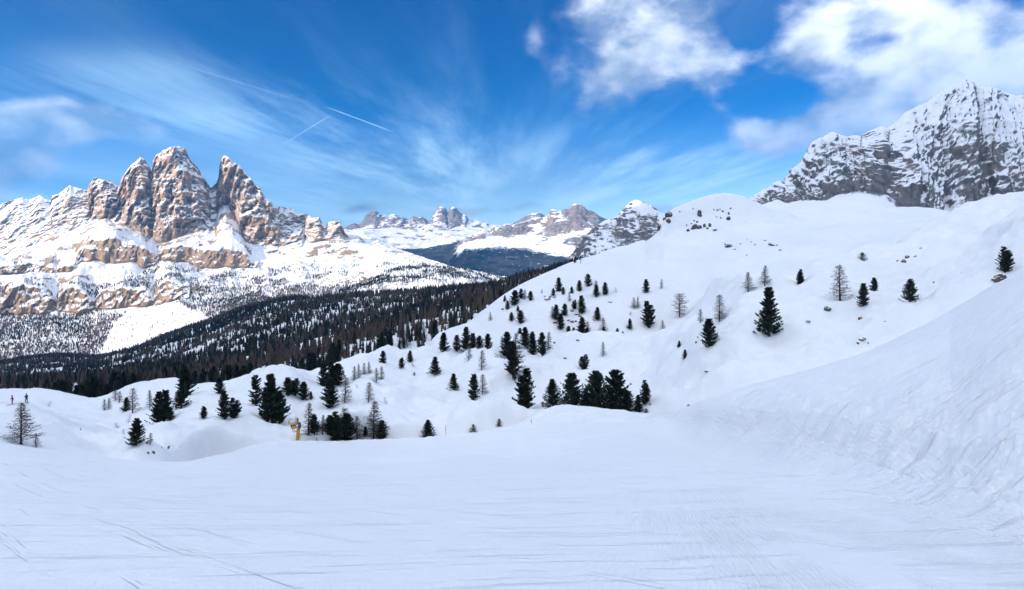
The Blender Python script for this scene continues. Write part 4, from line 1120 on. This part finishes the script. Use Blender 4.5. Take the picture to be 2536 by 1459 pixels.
# ------------------------------------------------------------------ forests
def scatter(sheet, n, dens, seed):
    rg = np.random.RandomState(seed)
    P = sheet.P
    a = P[1:, :-1] - P[:-1, :-1]; b = P[:-1, 1:] - P[:-1, :-1]
    area = np.linalg.norm(np.cross(a, b), axis=-1)
    ppx, ppy = sheet.proj()
    w = area * dens(ppx[:-1, :-1], ppy[:-1, :-1], P[:-1, :-1], sheet.seg[:-1, :-1])
    w = w.reshape(-1); w = w / w.sum()
    idx = rg.choice(len(w), n, p=w)
    r, c = np.divmod(idx, P.shape[1] - 1)
    s, t = rg.rand(n, 1), rg.rand(n, 1)
    return P[r, c] * (1 - s) * (1 - t) + P[r + 1, c] * s * (1 - t) + P[r, c + 1] * (1 - s) * t + P[r + 1, c + 1] * s * t


def forest_mesh(name, pts, hts, wid, layers, sides, seed, tint):
    """every tree is a few ragged skirts of branches on its own trunk line"""
    rg = np.random.RandomState(seed)
    n = len(pts)
    V, Fc, Cc = [], [], []
    per = layers * (sides + 1)
    k = np.arange(sides)
    base_i = 0
    verts = np.zeros((n, per, 3)); cols = np.zeros((n, per, 4)); cols[..., 3] = 1
    faces = []
    for L in range(layers):
        z0 = 0.04 + 0.80 * L / layers; z1 = min(1.0, z0 + 1.25 / layers + (0.15 if L == layers - 1 else 0.1))
        if L == layers - 1: z1 = 1.0
        rr = wid * (1.0 - 0.80 * L / layers) * (0.85 if L == 0 else 1.0)
        ang = 2 * np.pi * (k[None, :] + rg.rand(n, 1)) / sides
        rad = rr[:, None] * rg.uniform(0.65, 1.25, (n, sides))
        o = L * (sides + 1)
        verts[:, o:o + sides, 0] = np.cos(ang) * rad * hts[:, None]
        verts[:, o:o + sides, 1] = np.sin(ang) * rad * hts[:, None]
        verts[:, o:o + sides, 2] = (z0 + rg.uniform(-.05, .05, (n, sides))) * hts[:, None]
        verts[:, o + sides, 2] = z1 * hts
        for j in range(sides): faces.append((o + j, o + (j + 1) % sides, o + sides))
    verts += pts[:, None, :]
    cols[..., :3] = tint[:, None, :] * rg.uniform(0.8, 1.2, (n, per, 1))
    faces = np.array(faces)[None] + (np.arange(n) * per)[:, None, None]
    me = mesh_from(name, verts.reshape(-1, 3), faces.reshape(-1, 3), M_wood, False, cols.reshape(-1, 4))
    o = bpy.data.objects.new(name, me); col.objects.link(o)
    o['kind'] = 'stuff'
    return o


def tints(pts, seed, larch=0.5, lam=260, br=(0.080, 0.063, 0.054)):
    rg = np.random.RandomState(seed)
    f = 0.5 + 0.9 * fbm(pts, lam, 3, off=3.3) + rg.uniform(-.35, .35, len(pts))
    m = (f > 1 - larch)[:, None]
    dark = np.array((0.016, 0.023, 0.020)) * rg.uniform(0.7, 1.4, (len(pts), 1))
    brown = np.array(br) * rg.uniform(0.75, 1.3, (len(pts), 1))
    return np.where(m, brown, dark), m[:, 0]


def d_valley(px, py, P, seg):
    n = fbm(P, 150, 3, 0.55, off=50.0) + 0.6 * fbm(P, 55, 2, off=51.0)
    near = 1 - sstep(P[..., 1], 500, 1000)
    d = sstep(n, -0.56 + 0.20 * near, -0.10 + 0.16 * near)
    d = d * (0.75 + 0.25 * sstep(P[..., 1], 450, 900)) * (0.8 + 1.2 * (1 - sstep(P[..., 1], 400, 1300))) + 0.06
    return d * sstep(seg, 0.6, 0.9) * (1 - sstep(seg, 3.05, 3.25)) * (px > -500)


pts = scatter(valley, 29000, d_valley, 3)
rg = np.random.RandomState(9)
ht = rg.uniform(9, 17, len(pts)) * (1 + 0.15 * (pts[:, 1] > 1500))
tn, isl = tints(pts, 4, 0.52)
# the nearest trees that stand clear are things of their own, the rest read as one mass
ppx = CX + F * pts[:, 0] / pts[:, 1]; ppt = HY - F * (pts[:, 2] + 0.6 * ht) / pts[:, 1]
hx, hy = hills.proj(); dx_, dy_ = dome.proj()
sky_h = np.minimum(np.interp(ppx, hills.px, hy.min(axis=0)), np.where(ppx > 1000, np.interp(ppx, dome.px, dy_.min(axis=0)), 9999))
clear = (ppx > 5) & (ppx < 2530) & (ppt < sky_h)
order = np.argsort(np.where(clear, pts[:, 1] / ht, 1e9))[:115]
single = np.zeros(len(pts), bool); single[order] = True
for i in order:
    fam = LARCH if isl[i] else PINES
    lb = 'bare brown larch in the front rank of the valley forest' if isl[i] else 'dark conifer in the front rank of the valley forest'
    put_tree(fam[int(i) % len(fam)], 'larch_tree' if isl[i] else 'stone_pine', lb, 'larch' if isl[i] else 'pine', pts[i], ht[i],
             'bare larches in the front rank of the valley forest' if isl[i] else 'dark conifers in the front rank of the valley forest', None, 1.0)
rest = ~single
w = np.where(isl, 0.17, 0.19) * rg.uniform(0.8, 1.25, len(pts))
forest_mesh('valley_forest', pts[rest], ht[rest], w[rest], 3, 5, 11, tn[rest])['label'] = 'dense dark conifer forest filling the shaded valley'


def inside(px, py, poly):
    c = np.zeros(px.shape, bool)
    for (x0, y0), (x1, y1) in zip(poly, poly[1:] + poly[:1]):
        hit = ((y0 > py) != (y1 > py)) & (px < (x1 - x0) * (py - y0) / (y1 - y0 + 1e-9) + x0)
        c ^= hit
    return c


FAN = [(388, 728), (420, 745), (520, 790), (330, 856), (320, 895), (235, 897), (285, 800), (330, 762)]


def d_massif(px, py, P, seg):
    n = fbm(P, 190, 3, 0.55, off=60.0) + 0.5 * fbm(P, 60, 2, off=61.0)
    d = 0 * px
    d = np.maximum(d, 0.95 * sstep(py, 768, 790) * (px < 330))
    d = np.maximum(d, 0.9 * sstep(py, 692, 728) * sstep(px, 400, 470))
    d = np.maximum(d, 0.62 * sstep(n, -0.08, 0.2) * sstep(py, 640, 705) * (px > 300))
    d = np.maximum(d, 0.55 * sstep(n, 0.0, 0.3) * sstep(py, 684, 712) * (px < 460))
    d = np.maximum(d, 0.55 * sstep(n, -0.1, 0.2) * sstep(py, 640, 672) * sstep(px, 840, 900))
    d = np.maximum(d, 0.16 * sstep(py, 628, 640) * (1 - sstep(py, 652, 656)) * (px < 150))
    d = d * (0.45 + 0.55 * sstep(n, -0.35, 0.1))
    d = np.where(inside(px, py, FAN), d * 0.04, d)
    cliff = (seg > 1.98) & (seg < 3.0) & (px < 470)
    d = np.where(cliff, d * 0.18, d)
    return d * (seg < 5.0) * (px > -300)


pts = scatter(massif, 36000, d_massif, 21)
tn, isl = tints(pts, 22, 0.66, 260, (0.125, 0.098, 0.082))
ht = rg.uniform(10, 19, len(pts))
forest_mesh('slope_forest', pts, ht, rg.uniform(0.18, 0.27, len(pts)), 2, 4, 23, tn)['label'] = 'sunlit conifer forest on the lower slopes of the massif'


def d_knoll(px, py, P, seg):
    n = fbm(P, 120, 3, 0.55, off=70.0)
    d = 0.25 + 0.75 * sstep(n, -0.2, 0.2)
    d = d * np.where((seg > 1.1) & (seg < 1.8), 0.45, 1.0)
    return d * (seg > 0.8) * (seg < 3.1)


pts = scatter(knoll, 4200, d_knoll, 31)
tn, isl = tints(pts, 32, 0.30)
forest_mesh('knoll_forest', pts, rg.uniform(9, 17, len(pts)), rg.uniform(0.13, 0.19, len(pts)), 2, 4, 33, tn)['label'] = 'scattered conifers on the cliffy hill before the far valley'



# ------------------------------------------------------------------ rocks showing through the snow
def mat_rock():
    m, g, b = new_mat('dark_limestone')
    geo = g.n('ShaderNodeNewGeometry')
    P = geo.outputs['Position']
    nz = g.xyz(geo.outputs['Normal'])[2]
    n = g.noise(P, 1.2, 5.0, 0.65)
    c = g.mix(g.step(n, 0.35, 0.65), rgb(0.055, 0.050, 0.050), rgb(0.16, 0.135, 0.12))
    c = g.mix(g.step(g.add(nz, g.mul(g.sub(n, 0.5), 0.7)), 0.62, 0.78), c, rgb(0.87, 0.89, 0.92))
    g.put(b.inputs['Base Color'], c); b.inputs['Roughness'].default_value = 0.9; b.inputs['Specular IOR Level'].default_value = 0.1
    return m


M_rock = mat_rock()
import bmesh


def rock_mesh(seed):
    bm = bmesh.new()
    bmesh.ops.create_icosphere(bm, subdivisions=3, radius=0.5)
    V = np.array([v.co[:] for v in bm.verts])
    d = 1 + 0.55 * fbm(V + seed * 7.1, 0.55, 3, 0.55) + 0.2 * ridged(V + seed * 3.3, 0.4, 2)
    q = np.round(V * d[:, None] * 5.0 + 0.35 * fbm(V + seed, 0.3, 2)[:, None]) / 5.0
    V2 = V * d[:, None] * 0.6 + q * 0.4
    for v, c in zip(bm.verts, V2): v.co = c
    me = bpy.data.meshes.new('rock'); bm.to_mesh(me); bm.free()
    me.materials.append(M_rock)
    return me


ROCKS = [rock_mesh(k) for k in range(6)]
ROCKSETS = {
 'dome_left': (D_, 'on the left brow of the snow dome', [(1656, 540, 14, 15), (1655, 554, 9, 12), (1636, 572, 12, 16), (1646, 546, 7, 9)]),
 'dome_face': (D_, 'on the face of the rounded dome', [(1732, 541, 9, 20), (1717, 574, 9, 20), (1731, 570, 11, 13), (1745, 566, 6, 12), (1758, 564, 6, 11), (1752, 569, 5, 6), (1704, 575, 6, 8), (1771, 572, 9, 5), (1803, 548, 8, 12), (1805, 534, 4, 9), (1809, 518, 4, 4), (1777, 523, 4, 5), (1768, 522, 3, 4),
               (1783, 520, 3, 3), (1790, 527, 4, 6), (1774, 539, 3, 3), (1785, 543, 3, 6)]),
 'dome_up': (D_, 'scattered near the top of the dome', [(1719, 549, 3, 5), (1726, 553, 4, 6), (1700, 563, 2, 8), (1683, 526, 4, 3), (1716, 519, 2, 4), (1712, 556, 3, 4)]),
 'saddle': (D_, 'in the saddle below the dome', [(1804, 615, 15, 10), (1796, 607, 4, 4), (1819, 620, 5, 4), (1834, 605, 4, 2), (1851, 595, 3, 2), (1870, 608, 3, 4), (1894, 597, 6, 3), (1912, 609, 16, 5), (1932, 622, 6, 5), (1924, 609, 4, 3), (1849, 634, 3, 3), (1860, 600, 3, 2)]),
 'hill': (D_, 'among the hillside trees', [(1357, 744, 14, 7), (1363, 737, 6, 5), (1373, 738, 6, 4), (1350, 736, 5, 4), (1417, 772, 9, 5), (1429, 779, 12, 4), (1437, 787, 7, 7), (1417, 800, 8, 6), (1407, 795, 8, 3), (1375, 798, 14, 5), (1426, 799, 5, 5), (1245, 768, 6, 5), (1258, 765, 5, 3), (1511, 750, 9, 4), (1281, 748, 4, 3)]),
 'crest': (H_, 'on the snowy middle crest', [(1431, 846, 7, 6), (1373, 851, 4, 5), (1399, 890, 7, 6)]),
 'bowl': (H_, 'at the foot of the bowl wall', [(380, 1124, 6, 8), (367, 1123, 4, 5), (416, 1115, 4, 12), (399, 1109, 4, 2)]),
 'steep': (H_, 'on the steep right slope', [(2049, 771, 13, 12), (2000, 798, 10, 5), (2130, 793, 8, 7), (2134, 842, 15, 7), (2124, 852, 6, 5), (2150, 851, 4, 3), (1751, 922, 12, 4), (1728, 836, 3, 3), (1724, 850, 4, 5), (2192, 798, 5, 3)]),
 'upper': (H_, 'high on the right slope', [(2474, 697, 26, 19), (2238, 653, 9, 11), (2247, 641, 9, 8), (2267, 638, 7, 5), (2222, 648, 4, 4), (2280, 616, 5, 3), (2312, 702, 3, 5)]),
 'mound': (H_, 'beside the big dark group', [(1611, 1002, 7, 5)]),
}
for key, (sh, phrase, rows) in ROCKSETS.items():
    labs = ordinal_labels(rows, lambda r: 'dark rock' if r[2] * r[3] < 150 else 'large dark boulder', phrase)
    for i, (px, py, w, h) in enumerate(rows):
        b = SHEETS[sh].hit(px, py - h * 0.35)
        k = b[1] / F
        big = w * h >= 150
        o = bpy.data.objects.new('boulder' if big else 'rock', ROCKS[(int(px) + i) % 6]); col.objects.link(o)
        o.location = b
        o.scale = (w * k * 1.15, w * k * 0.9, h * k * 1.15)
        o.rotation_euler = (_r.uniform(-.25, .25), _r.uniform(-.5, .5), 0.0)
        o['label'] = labs[i]; o['category'] = 'boulder' if big else 'rock'; o['group'] = 'rocks ' + phrase

# ------------------------------------------------------------------ snow cannon at the piste edge
M_yel = mat_plain('yellow_paint', (0.62, 0.30, 0.012), 0.45, (0.52, 0.23, 0.012), 3.0, spec=0.4)
M_steel = mat_plain('blue_steel', (0.045, 0.070, 0.095), 0.5, (0.08, 0.10, 0.12), 4.0, spec=0.4)
M_black = mat_plain('black_rubber', (0.012, 0.012, 0.014), 0.6, (0.02, 0.02, 0.022), 5.0)
M_white = mat_plain('white_enamel', (0.72, 0.74, 0.76), 0.4, (0.62, 0.64, 0.68), 3.0, spec=0.4)
M_cap = mat_plain('fresh_snow', (0.88, 0.90, 0.92), 0.8, (0.84, 0.87, 0.91), 3.0, spec=0.2)
M_dark = mat_plain('dark_box', (0.025, 0.028, 0.034), 0.5, (0.04, 0.042, 0.05), 4.0)

base = hills.hit(737, 1088)
k = base[1] / F / 13.24          # metres per unit of the close-up the measures come from
gun = thing('snow_cannon', 'yellow snow cannon with white drum and snow cap at the piste edge', 'snow cannon', (base[0], base[1], base[2] - 0.3))
def q(x, z, y=0.0): return ((x - 760) * k, y * k, (1190 - z) * k + 0.3)
b = MB(); b.tube([q(755, 1250), q(757, 1190), q(788, 838)], [58 * k, 57 * k, 54 * k], 8); b.build('post', M_yel, gun)
b = MB(); b.tube([q(788, 836), q(790, 812)], [30 * k, 30 * k], 10); b.box(q(825, 735), (34 * k, 40 * k, 78 * k)); b.box(q(818, 640), (42 * k, 30 * k, 14 * k))
b.tube([q(640, 815), q(720, 805), q(780, 760), q(800, 720)], [12 * k, 16 * k, 20 * k, 22 * k], 6); b.build('swivel_bracket', M_steel, gun)
b = MB(); b.box(q(620, 745), (66 * k, 60 * k, 56 * k)); b.build('gear_box', M_dark, gun)
b = MB(); b.tube([q(598, 762, -70), q(640, 766, -70), q(715, 756, -70), q(740, 750, -70)], [50 * k, 54 * k, 50 * k, 30 * k], 10); b.build('motor', M_yel, gun)
drum = MB(); drum.tube([q(505, 606), q(560, 602), q(640, 596), q(735, 592)], [84 * k, 98 * k, 104 * k, 100 * k], 20); drum_o = drum.build('drum', M_white, gun, True)
ring = MB()
def hoop(mb, cx, cz, r, tube_r, tilt=0.0, n=20):
    pts = [q(cx + tilt * math.sin(2 * math.pi * j / n), cz + r * math.sin(2 * math.pi * j / n), r * math.cos(2 * math.pi * j / n)) for j in range(n + 1)]
    mb.tube(pts, tube_r * k, 6, False)
hoop(ring, 745, 590, 106, 14); ring.tube([q(565, 612, -108), q(650, 612, -112), q(745, 600, -108)], [9 * k] * 3, 5); ring.build('rear_hoop', M_yel, gun)
ring = MB(); ring.tube([q(560, 604), q(528, 606), q(500, 606)], [70 * k, 92 * k, 92 * k], 18); noz_o = ring.build('nozzle_ring', M_yel, gun)
fan = MB(); fan.tube([q(499, 606), q(488, 606)], [80 * k, 78 * k], 18)
for j in range(6):
    a = j * math.pi / 3
    fan.tube([q(484, 606), q(484, 606 + 74 * math.sin(a), 74 * math.cos(a))], [7 * k, 7 * k], 4)
fan.build('fan_grille', M_black, noz_o)
cap = MB()
cap.tube([q(510, 545), q(540, 470), q(590, 440), q(650, 470), q(715, 540)], [8 * k, 70 * k, 100 * k, 82 * k, 14 * k], 14)
co = cap.build('snow_cap', M_cap, drum_o, True)
for (x0, x1, sag) in ((598, 735, 930), (655, 740, 905)):
    b = MB(); b.tube([q(x0, 825, -40), q(x0 + 8, 870, -40), q(x0 + 50, sag, -40), q(x1, sag - 8, -40)], [8 * k] * 4, 6); b.build('hose', M_black, gun)

# ------------------------------------------------------------------ marker poles and stakes
M_pole = mat_plain('grey_pole', (0.16, 0.17, 0.19), 0.6)
M_red = mat_plain('red_plastic', (0.38, 0.022, 0.03), 0.5, (0.30, 0.02, 0.03), 5.0)
for (sh, px, py, h, mat, rad, lab) in (
        ('hills', 784.5, 1097, 17, M_pole, 0.05, 'thin grey marker pole right of the snow cannon'),
        ('hills', 1104, 1084, 31, M_pole, 0.05, 'tall thin marker pole beside the broad pine at the piste edge'),
        ('piste', 1433, 1006, 8, M_red, 0.10, 'red stake on top of the snow mound'),
        ('piste', 1316, 1047, 8, M_red, 0.08, 'red stake on the left flank of the snow mound'),
        ('hills', 200, 1066, 6, M_red, 0.06, 'short red stake in the middle of the snow bowl')):
    p = SHEETS[sh].hit(px, py); m = p[1] / F
    o = thing('marker_pole', lab, 'pole', tuple(p))
    b = MB(); b.tube([(0, 0, -0.4), (-0.01 * h * m, 0, h * m)], [rad, rad * 0.9], 6); b.build('shaft', mat, o)
    b = MB(); b.tube([(-0.008 * h * m, 0, h * m * 0.55), (-0.009 * h * m, 0, h * m * 0.72)], [rad * 1.25, rad * 1.25], 6); b.build('band', M_white if mat is M_red else M_red, o)

# lift mast on the brow
p = dome.hit(1438, 652); m = p[1] / F
o = thing('lift_mast', 'small grey lift mast on the hillside brow below the pyramid peak', 'mast', tuple(p))
b = MB(); b.tube([(0, 0, -0.5), (0, 0, 9 * m)], [0.22, 0.16], 8); b.build('column', M_pole, o)
b = MB(); b.box((0, 0, 9 * m), (1.1, 0.12, 0.14)); b.build('crossarm', M_pole, o)
for s_ in (-0.9, 0.9):
    b = MB(); b.box((s_, 0, 9 * m - 0.3), (0.25, 0.10, 0.12)); b.build('sheave', M_dark, o)

# ------------------------------------------------------------------ skiers in the bowl
M_cloth_red = mat_plain('red_ski_suit', (0.22, 0.012, 0.03), 0.8)
M_cloth_dark = mat_plain('dark_ski_suit', (0.02, 0.02, 0.03), 0.8)
M_skin = mat_plain('skin', (0.55, 0.34, 0.25), 0.6)


def skier(px, py, lab, mat, rz):
    p = hills.hit(px, py)
    o = thing('person', lab, 'person', tuple(p), None, 1.0, rz)
    J = [(0, 0, 0.86), (0, 0.05, 1.12), (0, 0.10, 1.38), (0, 0.13, 1.50), (0, 0.16, 1.62), (0, 0.17, 1.74),
         (0.19, 0.08, 1.38), (0.30, 0.16, 1.14), (0.26, 0.36, 1.02), (-0.19, 0.08, 1.38), (-0.30, 0.16, 1.14), (-0.26, 0.36, 1.02),
         (0.11, 0.02, 0.82), (0.14, 0.16, 0.48), (0.13, 0.0, 0.10), (0.13, 0.14, 0.05), (-0.11, 0.02, 0.82), (-0.14, 0.16, 0.48), (-0.13, 0.0, 0.10), (-0.13, 0.14, 0.05)]
    Ed = [(0, 1), (1, 2), (2, 3), (3, 4), (4, 5), (2, 6), (6, 7), (7, 8), (2, 9), (9, 10), (10, 11), (0, 12), (12, 13), (13, 14), (14, 15), (0, 16), (16, 17), (17, 18), (18, 19)]
    rad = [.16, .16, .17, .07, .11, .08, .08, .065, .05, .08, .065, .05, .11, .085, .06, .06, .11, .085, .06, .06]
    me = bpy.data.meshes.new('body'); me.from_pydata(J, Ed, [])
    bo = bpy.data.objects.new('body', me); col.objects.link(bo); bo.parent = o
    me.materials.append(mat)
    sk = bo.modifiers.new('skin', 'SKIN'); su = bo.modifiers.new('sub', 'SUBSURF'); su.levels = su.render_levels = 1
    for v, r_ in zip(me.skin_vertices[0].data, rad): v.radius = (r_, r_)
    me.skin_vertices[0].data[0].use_root = True
    b = MB(); b.tube([(0, 0.13, 1.66), (0, 0.15, 1.72), (0, 0.15, 1.79)], [.125, .135, .07], 10); b.build('helmet', M_dark, o, True)
    b = MB(); b.tube([(0, 0.245, 1.60), (0, 0.262, 1.60)], [.062, .05], 8); b.build('face', M_skin, o, True)
    for s_ in (-1, 1):
        b = MB(); b.box((0.13 * s_, 0.12, 0.015), (0.045, 0.82, 0.012)); b.build('ski', M_dark, o)
        b = MB(); b.tube([(0.27 * s_, 0.36, 1.04), (0.36 * s_, 0.10, 0.02)], [.014, .010], 5); b.build('ski_pole', M_pole, o)


skier(32, 1001, 'skier in a red suit gliding down into the snow bowl', M_cloth_red, 2.3)
skier(66, 997, 'skier in dark clothing near the crest behind the wide larch', M_cloth_dark, 1.2)

# ------------------------------------------------------------------ houses far down the valley
M_plaster = mat_plain('pale_plaster', (0.62, 0.56, 0.46), 0.8, (0.55, 0.49, 0.40), 0.2)
M_roof = mat_plain('snowed_roof', (0.82, 0.83, 0.85), 0.8, (0.70, 0.70, 0.72), 0.2)
M_glass = mat_plain('window_glass', (0.03, 0.035, 0.045), 0.2, spec=0.5)


def house(px, py, sheet, w, d, h, lab, rz, tower=False):
    p = sheet.hit(px, py)
    o = thing('hotel', lab, 'building', (p[0], p[1], p[2] - 1.0), None, 1.0, rz)
    b = MB(); b.box((0, 0, h / 2 - 2), (w / 2, d / 2, h / 2 + 2)); b.build('wall', M_plaster, o)
    b = MB()
    e = 0.8
    V = [(-w / 2 - e, -d / 2 - e, h), (w / 2 + e, -d / 2 - e, h), (w / 2 + e, d / 2 + e, h), (-w / 2 - e, d / 2 + e, h), (-w / 2 - e, 0, h + d * 0.28), (w / 2 + e, 0, h + d * 0.28)]
    for f in ((0, 1, 5), (0, 5, 4), (2, 3, 4), (2, 4, 5), (1, 2, 5), (3, 0, 4), (0, 3, 2), (0, 2, 1)): b.tri(*[V[i_] for i_ in f])
    b.build('roof', M_roof, o)
    for lv in range(max(1, int(h // 3.2))):
        for c_ in range(max(2, int(w // 4))):
            b = MB(); b.box((-w / 2 + (c_ + 0.5) * w / max(2, int(w // 4)), -d / 2 - 0.04, 1.8 + lv * 3.1), (0.6, 0.06, 0.75)); fr = b.build('window', M_white, o); b = MB(); b.box((-w / 2 + (c_ + 0.5) * w / max(2, int(w // 4)), -d / 2 - 0.11, 1.8 + lv * 3.1), (0.48, 0.02, 0.62)); b.build('pane', M_glass, fr)
    if tower:
        b = MB(); b.box((-w / 2 + 3, 0, h / 2 + 4), (3, 3.2, h / 2 + 4)); b.build('tower', M_plaster, o)


house(1148, 676, knoll, 18, 12, 9, 'pale house on the top of the wooded cliff hill', 0.2)
house(1097, 661, far, 34, 16, 14, 'pale hotel with a tower in the far valley', -0.2, True)

# ------------------------------------------------------------------ thin cold air between the viewer and the far range
hz = MB(); hz.box((0, 3400, 400), (13500, 12800, 2900))
hm = bpy.data.materials.new('air'); hm.use_nodes = True
ht_ = hm.node_tree
ht_.nodes.remove(ht_.nodes['Principled BSDF'])
vol = ht_.nodes.new('ShaderNodeVolumePrincipled')
vol.inputs['Color'].default_value = (0.05, 0.40, 0.97, 1.0)
vol.inputs['Density'].default_value = 4.2e-5
vol.inputs['Anisotropy'].default_value = 0.1
ht_.links.new(vol.outputs[0], ht_.nodes['Material Output'].inputs['Volume'])
ho = bpy.data.objects.new('haze', hz.mesh('haze', hm)); col.objects.link(ho)
ho['kind'] = 'stuff'; ho['label'] = 'thin blue winter haze filling the valley air'
